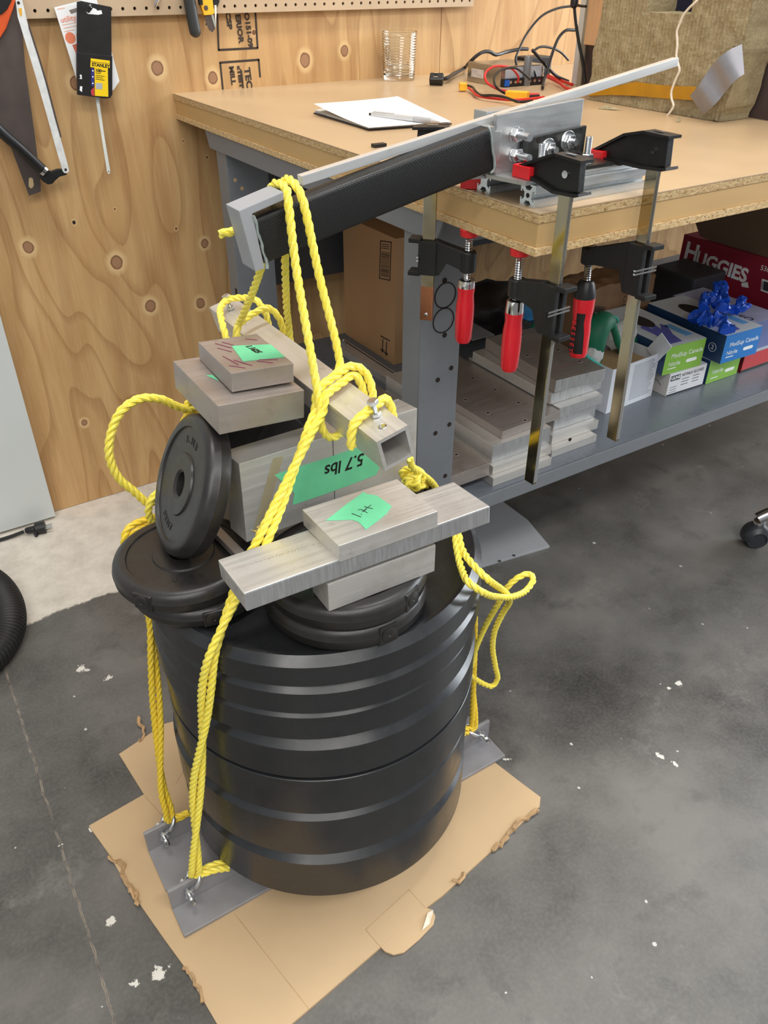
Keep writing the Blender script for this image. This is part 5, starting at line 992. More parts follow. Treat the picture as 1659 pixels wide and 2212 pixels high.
u = glovebox('white glove box reading ULINE nitrile gloves on the shelf', (.7737, -.8545, S0), (.8940, -.615, .4163), -.033, WB, mat('off_white_side', (196, 192, 188), .6, 0, .05, 6), M_GB,
             [('NITRILE GLOVES', .040, .0445, .0098, M_INKB)], False, False, False)
for k in range(6): part('print_line', MB().box((-.018+.036*(k % 2), -.1202, .0335-.0072*(k//2)), (.006+.034*(k % 2), -.1199, .0351-.0072*(k//2))), M_INKB, u)
for k in range(3): part('print_line', MB().box((-.054, -.1202, .0195-.006*k), (-.030, -.1199, .0207-.006*k)), M_INKB, u)
part('logo_plate', MB().box((-.056, -.1202, .0365), (-.0245, -.1199, .0495)), M_INKB, u); part('logo_lettering', text_mb('ULINE', .0105, basis((-.0545, -.1205, .0430), (1, 0, 0), z=(0, -1, 0)), .0002, 'LEFT', 0, .0003), M_WHITEP, u)
part('dark_foot_band', MB().box((-.0595, -.1202, .0002), (.0595, -.1199, .0040)), M_INKB, u)
part('scribble', MB().tube(spline([(-.0604, -.10, .020), (-.0604, -.085, .030), (-.0604, -.07, .022), (-.0604, -.05, .034), (-.0604, -.03, .020)], .004), .0006, 5), M_INKB, u)
glovebox('lime fronted MedSup glove box stacked on the white glove box', (.7537, -.8515, .4168), (.8738, -.612, .4835), -.066, M_LIME, M_NAVY, M_GB, ML, True)
glovebox('lime fronted glove box on the shelf under the bright blue one', (.8985, -.8580, S0), (1.0125, -.618, .4215), 0, M_LIME, M_NAVY, M_GB, [('Nitrile', .016, .027, .0150, M_WHITEP)], False, False, False)
glovebox('bright blue fronted MedSup glove box with blue gloves on it', (.9032, -.8853, .4222), (1.0250, -.645, .4903), -.043, M_BLUEF, M_NAVY, M_GB, ML, True)
rd = glovebox('red fronted box lying on the shelf at the right edge of the view', (1.0230, -.8611, S0), (1.140, -.630, .4060), 0, mat('red_box_front', (196, 52, 56), .4, 0, .06, 12), mat('dark_red_side', (110, 26, 34), .5), M_GB, [], False, False, False)
for k in range(3): part('print_line', MB().box((-.050, -.1158, .032-.007*k), (-.012-.008*k, -.1155, .035-.007*k)), M_WHITEP, rd)
part('black_foot_band', MB().box((-.058, -.1160, .0004), (.058, -.1157, .0065)), M_BLACKPL, rd)
gb = glovebox('violet glove box with raised lettering resting on the red box', (1.0335, -.850, .4066), (1.150, -.615, .4780), 0, mat('violet_box', (92, 104, 160), .35, 0, .2, 14), mat('slate_box', (70, 78, 112), .4), mat('pale_lilac_lid', (170, 176, 206), .4, 0, .15, 14), [], False, False, False)
part('lid_lettering', text_mb('NGEO', .030, basis((-.052, -.02, .0718), (.25, -.97, 0), z=(0, 0, 1)), .0003, 'LEFT', 0, .0006), M_INKB, gb)

# open white carton with work gloves
wc = wthing('open_carton', 'open white carton stuffed with knit work gloves on the shelf', 'box', (.665, -.775, S0))
Mw = Matrix.Translation((.665, -.7755, S0)) @ Matrix.Rotation(.062, 4, 'Z'); w, d, h = .0775, .060, .1045
M_WC = mat('white_carton', (214, 218, 226), .6, 0, .03, 8)
for nm, lo, hi in (('carton_wall', (-w, -d, 0), (w, -d+.0015, h)), ('carton_wall', (-w, d-.0015, 0), (w, d, h+.004)), ('carton_wall', (-w, -d+.0015, 0), (-w+.0015, d-.0015, h)), ('carton_wall', (w-.0015, -d+.0015, 0), (w, d-.0015, h+.002)), ('carton_floor', (-w+.0015, -d+.0015, 0), (w-.0015, d-.0015, .0015))):
    part(nm, MB().box(lo, hi, Mw), M_WC, wc)
part('carton_flap', MB().box((-.02, -.001, 0), (.02, .001, .055), Mw @ Matrix.Translation((w-.006, -d+.015, h-.01)) @ Matrix.Rotation(.55, 4, 'X') @ Matrix.Rotation(1.5, 4, 'Z')), M_WC, wc)
part('brown_insert', MB().box((-w+.003, -d+.003, h-.026), (w-.003, d-.003, h-.022), Mw), M_CARD, wc)
for k in range(21): part('printed_line', MB().box((-.005, -d-.0004, .012+.0041*k), (.070-random.random()*.012, -d, .0136+.0041*k), Mw), mat('fine_print', (150, 154, 162), .7) if k == 0 else bpy.data.materials['fine_print'], wc)
for k in range(5): part('printed_line', MB().box((-.062, -d-.0004, .020+.012*k+(.02 if k > 2 else 0)), (-.03, -d, .0214+.012*k+(.02 if k > 2 else 0)), Mw), bpy.data.materials['fine_print'], wc)
def blob(mb, c, r, amp=.2, seed=0, sub=3, fr=3.0, M=None):
    from mathutils import noise
    bm = bmesh.new(); bmesh.ops.create_icosphere(bm, subdivisions=sub, radius=1)
    for v in bm.verts:
        n = noise.noise(v.co*fr+Vector((seed*7.1, seed*3.3, 0)))+.5*noise.noise(v.co*fr*2.3+Vector((seed, 0, 9)))
        q = v.co*(1+amp*n); v.co = Vector((q.x*r[0], q.y*r[1], q.z*r[2]))
        if M: v.co = M @ v.co
        v.co += Vector(c)
    return mb.bm(bm, None, True)
M_GRN = mat('green_glove_dip', (18, 108, 78), .55, 0, .15, 30, bump=.2, bscale=200); M_KNIT = mat('grey_white_knit', (198, 200, 198), .9, 0, .12, 200, bump=.5, bscale=500); M_TEAL = mat('teal_hem', (60, 176, 160), .8)
g1 = wthing('work_glove', 'green dipped knit work glove sticking up from the open white carton', 'glove', (0.6181, -0.7900, 0.4826))
gl_ = spline([(0.5962, -0.7900, 0.4683), (0.5769, -0.7900, 0.5078), (0.5767, -0.7880, 0.5311), (0.5906, -0.7850, 0.5497), (0.6109, -0.7820, 0.5517), (0.6323, -0.7800, 0.5394), (0.6472, -0.7800, 0.5174), (0.6616, -0.7820, 0.4893), (0.6824, -0.7840, 0.4658)], .006)
mb = MB(); fr_ = frames(gl_)
for i, p in enumerate(gl_):
    t = i/(len(gl_)-1); r = .008+.013*math.sin(PI*min(1, t*1.55))*(1 if t < .55 else .3)
    for k in range(12): a = 2*PI*k/12; mb.v.append(tuple(p+fr_[i][1]*(r*math.cos(a))+fr_[i][2]*(r*1.25*math.sin(a))))
for i in range(len(gl_)-1):
    for k in range(12): mb.f.append((i*12+k, i*12+(k+1) % 12, (i+1)*12+(k+1) % 12, (i+1)*12+k)); mb.sm.append(True)
part('dipped_palm', mb, M_GRN, g1)
part('knit_cuff', blob(MB(), (0.5708, -0.7950, 0.4868), (.026, .018, .024), .25, 3), M_KNIT, g1)
part('hem', MB().tube(spline([(0.5282, -0.8100, 0.5052), (0.5430, -0.8150, 0.4932), (0.5722, -0.8100, 0.4740), (0.6043, -0.8000, 0.4550)], .005), .0030, 8), M_TEAL, g1)
g2 = wthing('work_glove', 'grey knit glove lying behind the green one in the white carton', 'glove', (0.7193, -0.7400, 0.4862))
part('knit_body', blob(MB(), (0.7211, -0.7350, 0.4819), (.045, .026, .034), .22, 8), M_KNIT, g2)
part('green_fingers', MB().tube(spline([(0.7081, -0.7600, 0.4456), (0.7246, -0.7500, 0.4641), (0.7604, -0.7450, 0.4623), (0.7951, -0.7450, 0.4467)], .006), .013, 10), M_GRN, g2)
part('hem', MB().tube(spline([(0.6758, -0.7350, 0.5263), (0.6893, -0.7350, 0.5300), (0.7021, -0.7350, 0.5188), (0.7038, -0.7350, 0.5054)], .004), .0026, 8), M_TEAL, g2)

pbg = wthing('paper_bag', 'crumpled brown paper bag standing behind the open white carton', 'bag', (.80, -.60, S0))
bm = bmesh.new(); bmesh.ops.create_cube(bm, size=1); bmesh.ops.subdivide_edges(bm, edges=list(bm.edges), cuts=15, use_grid_fill=True)
from mathutils import noise as _ns
for v in bm.verts:
    q = Vector((.765+(v.co.x+.5)*.215, -.590+(v.co.y+.5)*.11, S0+(v.co.z+.5)*.175)); k = .004+.006*(v.co.z+.5)
    if v.co.z > -.45: q += Vector((_ns.noise(q*26), _ns.noise(q*26+Vector((5, 0, 0))), .8*_ns.noise(q*30+Vector((0, 8, 0)))))*k
    v.co = q
part('bag_body', MB().bm(bm, None, True), mat('kraft_paper', (150, 116, 84), .85, 0, .12, 20, bump=.3, bscale=60), pbg)
part('printed_word', text_mb('RECYCLE', .0140, basis((0.7474, -0.7120, 0.5042), (-.05, 0, 1), (1, 0, .0)) @ Matrix.Identity(4), .0002, 'LEFT') if False else text_mb('RECYCLE', .0190, basis((0.8730, -0.6010, 0.4402), (0, 0, 1), z=(0, -1, 0)), .0002, 'LEFT'), M_INK, pbg)
bq = [Vector(p) for p in [(0.7552, -0.6010, 0.5013), (0.8044, -0.6010, 0.4883), (0.8117, -0.6010, 0.4622), (0.7607, -0.6010, 0.4748)]]
bars(pbg, [bq[3], bq[0], bq[1], bq[2]], 0, M_INK)

# blue nitrile gloves lying on the bright blue box
M_NIT = mat('blue_nitrile', (24, 84, 206), .32, 0, .10, 40)
ng = wthing('nitrile_gloves', 'crumpled pair of blue nitrile gloves on the bright blue glove box', 'glove', (0.9752, -0.7821, 0.4920))
def crumple(path, r0, seed):
    pts = spline(path, .0035); random.seed(seed); rr = [r0*(.75+.5*random.random()) for _ in pts]; mb = MB(); fr = frames(pts)
    for i, p in enumerate(pts):
        for k in range(12):
            a = 2*PI*k/12; q = rr[i]*(1+.75*_ns.noise(Vector((math.cos(a)*1.6, math.sin(a)*1.6, i*.28+seed)))); mb.v.append(tuple(p+fr[i][1]*(q*math.cos(a))+fr[i][2]*(q*.8*math.sin(a))))
    n = len(pts)
    for i in range(n-1):
        for k in range(12): mb.f.append((i*12+k, i*12+(k+1) % 12, (i+1)*12+(k+1) % 12, (i+1)*12+k)); mb.sm.append(True)
    mb.f.append(tuple(range(12))[::-1]); mb.sm.append(True); mb.f.append(tuple((n-1)*12+k for k in range(12))); mb.sm.append(True); return mb
for k, (pth, r) in enumerate((([(0.9122, -0.7770, 0.5030), (0.8996, -0.8130, 0.5060), (0.9174, -0.8303, 0.5080), (0.9164, -0.8571, 0.5060), (0.9018, -0.8790, 0.5000)], .014), ([(0.9460, -0.7734, 0.5120), (0.9979, -0.7397, 0.5200), (0.9927, -0.7673, 0.5180), (0.9753, -0.8026, 0.5120)], .012), ([(1.0191, -0.7462, 0.5180), (1.0716, -0.7152, 0.5280), (1.0502, -0.7407, 0.5220), (1.0084, -0.7826, 0.5140)], .012), ([(0.9928, -0.7900, 0.5080), (1.0133, -0.8073, 0.5060), (1.0462, -0.7998, 0.5120), (1.0643, -0.7889, 0.5200)], .0095), ([(1.0077, -0.8181, 0.5060), (1.0382, -0.8148, 0.5080), (1.0652, -0.8106, 0.5060)], .0075))):
    part('glove_finger', crumple(pth, r, 11+k), M_NIT, ng)
random.seed(21)
# dark case, diaper carton, flap, bag and sheet further back
tag(link('black_case', MB().box((1.118, -.608, S0), (1.246, -.470, .503), None, .006), mat('black_case_plastic', (62, 64, 70), .5, 0, .1, 40), None, (1.11, -.55, S0)), 'low black plastic case behind the bright blue glove box', 'case')
hg = carton('diaper_carton', 'red diaper carton with big white lettering at the back of the shelf', (1.250, -.83, S0), (1.56, -.446, .5605), mat('crimson_carton', (146, 30, 52), .5, 0, .05, 6))
Hi = Matrix.Translation(-Vector((1.405, -.638, (S0+.5605)/2)))
part('carton_lettering', text_mb('H', .066, basis(Hi @ Vector((1.2496, -0.4587, 0.5194)), (0, -1, -.04), z=(-1, 0, 0)), .0003, 'LEFT', 0, .0017), M_WHITEP, hg)
part('carton_lettering', text_mb('UGGIES', .0495, basis(Hi @ Vector((1.2496, -0.4997, 0.5095)), (0, -1, -.04), z=(-1, 0, 0)), .0003, 'LEFT', 0, .0017), M_WHITEP, hg)
part('carton_numerals', text_mb('536', .018, basis(Hi @ Vector((1.2496, -0.6981, 0.5358)), (0, -1, 0), z=(-1, 0, 0)), .0003), M_WHITEP, hg)
lb = [Hi @ Vector(p) for p in [(1.2496, -0.7102, 0.5104), (1.2496, -0.7320, 0.5105), (1.2496, -0.7389, 0.4799), (1.2496, -0.7154, 0.4803)]]; part('shipping_label', quadpatch(MB(), *lb, .0003), M_WHITEP, hg); bars(hg, [Vector((-.0004, 0, 0))+lb[i] for i in (3, 0, 1, 2)], 0, M_INKB, 'barcode', .0003, False)
sm = [Hi @ Vector(p) for p in [(1.2496, -0.6552, 0.4826), (1.2496, -0.6727, 0.4913), (1.2496, -0.6798, 0.4773), (1.2496, -0.6590, 0.4750)]]; part('small_print', quadpatch(MB(), *sm, .0003), M_WHITEP, hg)
bl = [Hi @ Vector(p) for p in [(1.2496, -0.6162, 0.4915), (1.2496, -0.6202, 0.4976), (1.2496, -0.6273, 0.4934), (1.2496, -0.6236, 0.4861)]]; part('blue_star', quadpatch(MB(), *bl, .0003), M_CYAN, hg)
part('carton_flap', sheet_mb([Hi @ Vector(p) for p in [(1.2620, -0.4621, 0.5973), (1.2620, -0.4886, 0.5638), (1.2620, -0.5636, 0.5572), (1.2620, -0.7202, 0.5538), (1.2620, -0.7856, 0.5549), (1.2620, -0.7250, 0.7398), (1.2620, -0.6371, 0.6903)]], (.003, 0, 0)), mat('brown_flap', (112, 92, 72), .8, 0, .08, 8), hg)
fl = wthing('cardboard_flap', 'bent brown cardboard flap between the paper bag and the red carton', 'cardboard', (1.05, -.45, S0))
mb = MB(); cA = spline([(1.1621, -0.4700, 0.3819), (1.1494, -0.4700, 0.4399), (1.1768, -0.4700, 0.4740), (1.2442, -0.4650, 0.4585), (1.3233, -0.4600, 0.4139)], .01); cB = [Vector((p.x+.03, p.y+.02, max(S0+.001, p.z-.10))) for p in cA]
for a_, b_ in zip(cA, cB): mb.v += [tuple(a_), tuple(b_)]
for i in range(len(cA)-1): mb.f.append((2*i, 2*i+1, 2*i+3, 2*i+2)); mb.sm.append(True)
part('bent_sheet', mb, bpy.data.materials['brown_flap'], fl)
part('standing_leaf', MB().box((1.045, -.455, S0), (1.065, -.452, S0+.01)), bpy.data.materials['brown_flap'], fl)
bbag = wthing('black_bag', 'crumpled black bag on the shelf behind the aluminium plates', 'bag', (.57, -.36, S0))
part('bag_body', blob(MB(), (.64, -.36, S0+.080), (.135, .080, .068), .12, 5, 4), mat('black_bag_film', (38, 34, 34), .4, 0, .2, 20), bbag)
gs = tag(link('grey_sheet', MB().prism([(0.4866, -0.4685), (0.4825, -0.5743), (0.4194, -0.5731), (0.4231, -0.5073)], .4755, .4780), mat('grey_plastic_sheet', (120, 120, 126), .45), None, (.40, -.49, .4755)), 'thin grey plastic sheet behind the right aluminium pile', 'sheet')
part('stand_off', MB().box((.035, .0, -.1148), (.045, .01, -.0001)), M_DARKST, gs)
bg2 = wthing('work_glove', 'light blue rubber glove behind the front clamp on the shelf', 'glove', (0.6037, -0.5600, 0.4955))
part('glove_body', blob(MB(), (0.6053, -0.5600, 0.5042), (.030, .022, .024), .3, 2), mat('light_blue_glove', (52, 136, 196), .5, 0, .1, 30), bg2)
part('dark_palm', blob(MB(), (0.6017, -0.5850, 0.4757), (.018, .012, .012), .2, 6), M_GRN, bg2)
part('knit_back', blob(MB(), (0.6347, -0.5850, 0.4492), (.030, .014, .016), .2, 9), M_KNIT, bg2)
# ------------------------------------------------------------------ tools on the wall
M_BLADE = mat('worn_saw_steel', (92, 82, 78), .5, .5, .14, 18); M_ORANGE = mat('orange_handle', (222, 88, 34), .5, 0, .06, 20)
def xz(pts): return [(p[0], p[2]) for p in pts]
def wallpart(name, pts, y0, y1, m, par, bev=0): return part(name, MB().prism(xz(pts), y0, y1, 'XZ', None, bev), m, par)
hs = wthing('hand_saw', 'old hand saw with orange handle hanging at the left edge', 'saw', (-0.2962, -0.0240, 1.0736))
wallpart('blade', [(-0.2798, -0.0262, 1.1329), (-0.2833, -0.0262, 1.1183), (-0.2993, -0.0262, 1.0126), (-0.3107, -0.0262, 0.8817), (-0.3200, -0.0262, 0.7935), (-0.3233, -0.0262, 0.7792), (-0.3480, -0.0262, 0.7738), (-0.3605, -0.0262, 0.8655), (-0.3700, -0.0262, 0.9155), (-0.3802, -0.0262, 1.0080), (-0.3631, -0.0262, 1.1338)], -.0262, -.0252, M_BLADE, hs)
wallpart('hang_slot', [(-0.3411, -0.0264, 0.8069), (-0.3369, -0.0264, 0.8091), (-0.3330, -0.0264, 0.8060), (-0.3341, -0.0264, 0.7933), (-0.3381, -0.0264, 0.7883), (-0.3419, -0.0264, 0.7878), (-0.3445, -0.0264, 0.7927)], -.0265, -.0263, bpy.data.materials['light_through_hole'], hs)
wallpart('handle', [(-0.3726, -0.0350, 1.1621), (-0.2706, -0.0350, 1.1618), (-0.2901, -0.0350, 1.1223), (-0.2988, -0.0350, 1.1071), (-0.3203, -0.0350, 1.0734), (-0.3360, -0.0350, 1.0573), (-0.3897, -0.0350, 1.0397)], -.0340, -.0190, M_ORANGE, hs, .003)
wallpart('dark_grip', [(-0.3729, -0.0370, 1.1621), (-0.2858, -0.0370, 1.1619), (-0.2996, -0.0370, 1.1189), (-0.3114, -0.0370, 1.1044), (-0.3232, -0.0370, 1.0966), (-0.3604, -0.0370, 1.0909)], -.0365, -.0341, M_BLACKPL, hs, .001)
hk = wthing('hacksaw', 'hacksaw with white paint-worn blade and black frame hanging at left', 'saw', (-0.2844, -0.0500, 0.9650))
M_WBL = mat('white_painted_blade', (222, 224, 222), .5, .1, .12, 60)
wallpart('saw_blade', [(-0.2942, -0.0480, 1.1336), (-0.2836, -0.0480, 1.1334), (-0.2838, -0.0480, 1.1153), (-0.2827, -0.0480, 1.0745), (-0.2777, -0.0480, 1.0298), (-0.2730, -0.0480, 0.9820), (-0.2694, -0.0480, 0.9181), (-0.2649, -0.0480, 0.8634), (-0.2622, -0.0480, 0.8238), (-0.2627, -0.0480, 0.8167), (-0.2672, -0.0480, 0.8135), (-0.2728, -0.0480, 0.8141), (-0.2755, -0.0480, 0.8189), (-0.2795, -0.0480, 0.8647), (-0.2841, -0.0480, 0.9334), (-0.2893, -0.0480, 0.9989), (-0.2943, -0.0480, 1.0506), (-0.2984, -0.0480, 1.0928)], -.0485, -.0478, M_WBL, hk)
wallpart('tooth_edge', [(-0.2825, -0.0480, 1.0895), (-0.2797, -0.0480, 1.0729), (-0.2743, -0.0480, 1.0297), (-0.2695, -0.0480, 0.9818), (-0.2659, -0.0480, 0.9178), (-0.2635, -0.0480, 0.8825), (-0.2664, -0.0480, 0.8818), (-0.2694, -0.0480, 0.9181), (-0.2730, -0.0480, 0.9820), (-0.2777, -0.0480, 1.0298), (-0.2830, -0.0480, 1.0730)], -.0488, -.0486, M_BLADE, hk)
for p in [(-0.2688, -0.0490, 0.8206), (-0.2916, -0.0490, 1.1147)]: part('pin_hole', MB().cyl(p, Vector(p)+Vector((0, .0006, 0)), .0026, 12), M_HOLE, hk)
wallpart('maker_mark', [(-0.2937, -0.0490, 1.1060), (-0.2878, -0.0490, 1.1066), (-0.2896, -0.0490, 1.0956), (-0.2930, -0.0490, 1.0920), (-0.2943, -0.0490, 1.1001)], -.0489, -.0486, mat('worn_yellow_mark', (226, 170, 60), .6), hk)
part('frame_bar', MB().tube(spline([(-0.4125, -0.0450, 0.9607), (-0.3782, -0.0450, 0.9045), (-0.3498, -0.0450, 0.8708), (-0.3137, -0.0450, 0.8243)], .01), .0105, 10), M_BLACKPL, hk)
part('ferrule', MB().cyl((-0.3144, -0.0450, 0.8252), (-0.3100, -0.0450, 0.8203), .0112, 14), M_CHROME, hk)
wallpart('blade_holder', [(-0.3213, -0.0520, 0.8147), (-0.3070, -0.0520, 0.8248), (-0.2978, -0.0520, 0.8202), (-0.2841, -0.0520, 0.8232), (-0.2749, -0.0520, 0.8223), (-0.2651, -0.0520, 0.8149), (-0.2691, -0.0520, 0.8099), (-0.2837, -0.0520, 0.8078), (-0.2935, -0.0520, 0.8016), (-0.3004, -0.0520, 0.7961), (-0.3099, -0.0520, 0.7953), (-0.3178, -0.0520, 0.8017), (-0.3218, -0.0520, 0.8084)], -.0475, -.0400, M_BLACKPL, hk, .0015)
uk = wthing('knife_card', 'white and orange blister card for a utility knife behind the black pack', 'package', (-0.1695, -0.0220, 1.0460))
wallpart('card', [(-0.2224, -0.0225, 1.1051), (-0.1783, -0.0225, 1.1135), (-0.1394, -0.0225, 1.1236), (-0.1296, -0.0225, 1.0607), (-0.1193, -0.0225, 0.9733), (-0.1350, -0.0225, 0.9571), (-0.1721, -0.0225, 0.9636), (-0.2048, -0.0225, 0.9740)], -.0228, -.0218, M_PAPER, uk)
M_ORP = mat('orange_print', (236, 132, 96), .6, 0, .05, 30); M_PEACH = mat('peach_print', (240, 196, 178), .6)
for p in [(-0.2027, -0.0230, 1.0536), (-0.1805, -0.0230, 1.0560)]: part('printed_dot', MB().cyl(p, Vector(p)+Vector((0, .0003, 0)), .0100, 24), M_ORP, uk)
ud = Vector((-0.1875, -0.0232, 1.0876))-Vector((-0.2142, -0.0232, 1.0836))
part('card_lettering', text_mb('utility knife', .0135, basis((-0.2150, -0.0232, 1.0836), ud, z=(0, -1, 0)), .0002), M_ORP, uk)
for q in ([(-0.2139, -0.0232, 1.0766), (-0.1863, -0.0232, 1.0805), (-0.1862, -0.0232, 1.0790), (-0.2138, -0.0232, 1.0751)], [(-0.2124, -0.0232, 1.0711), (-0.1865, -0.0232, 1.0751), (-0.1864, -0.0232, 1.0735), (-0.2123, -0.0232, 1.0696)], [(-0.2118, -0.0232, 1.0657), (-0.1925, -0.0232, 1.0682), (-0.1924, -0.0232, 1.0666), (-0.2117, -0.0232, 1.0641)], [(-0.2168, -0.0232, 1.1035), (-0.2023, -0.0232, 1.1055), (-0.2024, -0.0232, 1.1032), (-0.2169, -0.0232, 1.1013)]): wallpart('print_line', q, -.0231, -.0228, M_PEACH, uk)
wallpart('red_block', [(-0.2017, -0.0232, 1.0416), (-0.1884, -0.0232, 1.0443), (-0.1871, -0.0232, 1.0242), (-0.1966, -0.0232, 1.0230)], -.0231, -.0228, mat('brick_print', (206, 110, 90), .6), uk)
wallpart('hang_hole', [(-0.1955, -0.0232, 1.1001), (-0.1797, -0.0232, 1.1036), (-0.1801, -0.0232, 1.0974), (-0.1924, -0.0232, 1.0938)], -.0231, -.0228, mat('grey_hole', (128, 118, 110), .8), uk)
bp = wthing('blade_pack', 'black hanging pack of blades with a yellow label', 'package', (-0.1622, -0.0340, 1.0304))
hdr = [(-0.1802, -0.0330, 1.1138), (-0.1719, -0.0330, 1.1152), (-0.1152, -0.0330, 1.1042), (-0.1303, -0.0330, 1.0192), (-0.1980, -0.0330, 1.0286)]
bpk = wallpart('back_card', hdr, -.0336, -.0318, M_BLACKPL, bp)
wallpart('pocket', [(-0.2002, -0.0420, 1.0301), (-0.1309, -0.0420, 1.0207), (-0.1439, -0.0420, 0.9520), (-0.1499, -0.0420, 0.9455), (-0.1614, -0.0420, 0.9454), (-0.1778, -0.0420, 0.9491), (-0.2139, -0.0420, 0.9556)], -.0420, -.0338, M_BLACKPL, bp, .0008)
wallpart('hang_slot', [(-0.1659, -0.0338, 1.0975), (-0.1612, -0.0338, 1.0944), (-0.1568, -0.0338, 1.0981), (-0.1512, -0.0338, 1.1034), (-0.1453, -0.0338, 1.1010), (-0.1440, -0.0338, 1.0986), (-0.1357, -0.0338, 1.0992), (-0.1350, -0.0338, 1.0930), (-0.1435, -0.0338, 1.0916), (-0.1631, -0.0338, 1.0936)], -.0338, -.0336, bpy.data.materials['white_paper'], bp)
M_YL = mat('yellow_label', (246, 208, 16), .45, 0, .03, 20)
wallpart('yellow_label', [(-0.1752, -0.0422, 1.0186), (-0.1381, -0.0422, 1.0128), (-0.1406, -0.0422, 0.9998), (-0.1444, -0.0422, 1.0000), (-0.1533, -0.0422, 0.9483), (-0.1802, -0.0422, 0.9518), (-0.1711, -0.0422, 1.0021), (-0.1792, -0.0422, 1.0033)], -.0423, -.0420, M_YL, bp)
wallpart('flag_print', [(-0.1777, -0.0422, 1.0016), (-0.1718, -0.0422, 1.0009), (-0.1783, -0.0422, 0.9685), (-0.1841, -0.0422, 0.9697)], -.0423, -.0420, mat('flag_blue', (44, 46, 120), .5), bp)
wallpart('flag_print', [(-0.1867, -0.0422, 0.9615), (-0.1783, -0.0422, 0.9681), (-0.1811, -0.0422, 0.9518), (-0.1865, -0.0422, 0.9530)], -.0423, -.0420, mat('flag_red', (190, 60, 64), .5), bp)
for q in ((-0.1755, -0.0424, 0.9966), (-0.1776, -0.0424, 0.9860), (-0.1799, -0.0424, 0.9745)): part('printed_star', MB().lathe([(.0016, 0), (.0016, .0002)], 5, basis(q, (1, 0, 0), z=(0, -1, 0)), False), M_PAPER, bp)
wallpart('picture', [(-0.1738, -0.0424, 0.9750), (-0.1609, -0.0424, 0.9734), (-0.1630, -0.0424, 0.9626), (-0.1759, -0.0424, 0.9642)], -.0425, -.0423, mat('grey_picture', (176, 178, 180), .5), bp)
sd = Vector((-0.1464, -0.0424, 1.0042))-Vector((-0.1745, -0.0424, 1.0088))
part('label_lettering', text_mb('STANLEY', .0086, basis((-0.1751, -0.0424, 1.0080), sd, z=(0, -1, 0)), .0002, 'LEFT', 0, .0003), M_MARKER, bp)
wallpart('label_rule', [(-0.1767, -0.0424, 1.0138), (-0.1400, -0.0424, 1.0080), (-0.1402, -0.0424, 1.0074), (-0.1768, -0.0424, 1.0132)], -.0425, -.0423, M_MARKER, bp)
part('label_lettering', text_mb('100', .0080, basis((-0.1703, -0.0424, 0.9971), sd, z=(0, -1, 0)), .0002, 'LEFT', 0, .0003), M_MARKER, bp)
for q in ([(-0.1706, -0.0424, 0.9930), (-0.1611, -0.0424, 0.9914), (-0.1613, -0.0424, 0.9904), (-0.1708, -0.0424, 0.9921)], [(-0.1714, -0.0424, 0.9890), (-0.1537, -0.0424, 0.9858), (-0.1539, -0.0424, 0.9849), (-0.1716, -0.0424, 0.9880)], [(-0.1721, -0.0424, 0.9857), (-0.1580, -0.0424, 0.9832), (-0.1582, -0.0424, 0.9823), (-0.1723, -0.0424, 0.9847)], [(-0.1727, -0.0424, 0.9824), (-0.1550, -0.0424, 0.9792), (-0.1552, -0.0424, 0.9782), (-0.1729, -0.0424, 0.9814)], [(-0.1583, -0.0424, 0.9965), (-0.1501, -0.0424, 0.9951), (-0.1503, -0.0424, 0.9936), (-0.1586, -0.0424, 0.9949)]): wallpart('print_line', q, -.0425, -.0423, M_MARKER, bp)
for q in ([(-0.2030, -0.0422, 0.9906), (-0.1992, -0.0422, 0.9912), (-0.2000, -0.0422, 0.9830), (-0.2053, -0.0422, 0.9842), (-0.2022, -0.0422, 0.9856)], [(-0.2062, -0.0422, 0.9710), (-0.2018, -0.0422, 0.9699), (-0.2047, -0.0422, 0.9601), (-0.2086, -0.0422, 0.9636)]): wallpart('cut_out', q, -.0423, -.0420, M_PAPER, bp)
part('chrome_hook', MB().tube(spline([(-0.1476, -0.0050, 1.1031), (-0.1586, -0.0460, 1.1063), (-0.1607, -0.0520, 1.1088)], .003), .0022, 8), M_CHROME, bp)
ws = wthing('white_strip', 'thin white plastic strip hanging below the black blade pack', 'strip', (-0.1757, -0.0260, 0.8771))
wallpart('strip', [(-0.1711, -0.0260, 0.9974), (-0.1646, -0.0260, 0.9971), (-0.1690, -0.0260, 0.9364), (-0.1713, -0.0260, 0.8695), (-0.1717, -0.0260, 0.8050), (-0.1739, -0.0260, 0.7986), (-0.1771, -0.0260, 0.7980), (-0.1789, -0.0260, 0.8039), (-0.1774, -0.0260, 0.8682), (-0.1756, -0.0260, 0.9369)], -.0262, -.0252, mat('white_plastic', (226, 230, 224), .4), ws)
part('hole', MB().cyl((-0.1756, -0.0264, 0.8036), (-0.1755, -0.0260, 0.8035), .0012, 10), M_HOLE, ws)
pl = wthing('pliers', 'tool with a grey black rubber handle hanging from the pegboard', 'tool', (0.0460, -0.0350, 1.0890))
pp_ = spline([(0.0479, -0.0350, 1.1453), (0.0484, -0.0350, 1.1133), (0.0505, -0.0350, 1.0848), (0.0531, -0.0350, 1.0590), (0.0541, -0.0350, 1.0514), (0.0545, -0.0350, 1.0463)], .005)
part('rubber_handle', MB().tube(pp_, [.0122]*(len(pp_)-4)+[.0118, .0105, .0078, .004], 16), mat('grey_black_rubber', (52, 55, 56), .45, 0, .05, 20), pl)
kn = wthing('utility_knife', 'yellow handled utility knife with grey blade hanging on the pegboard', 'knife', (0.0859, -0.0350, 1.0964))
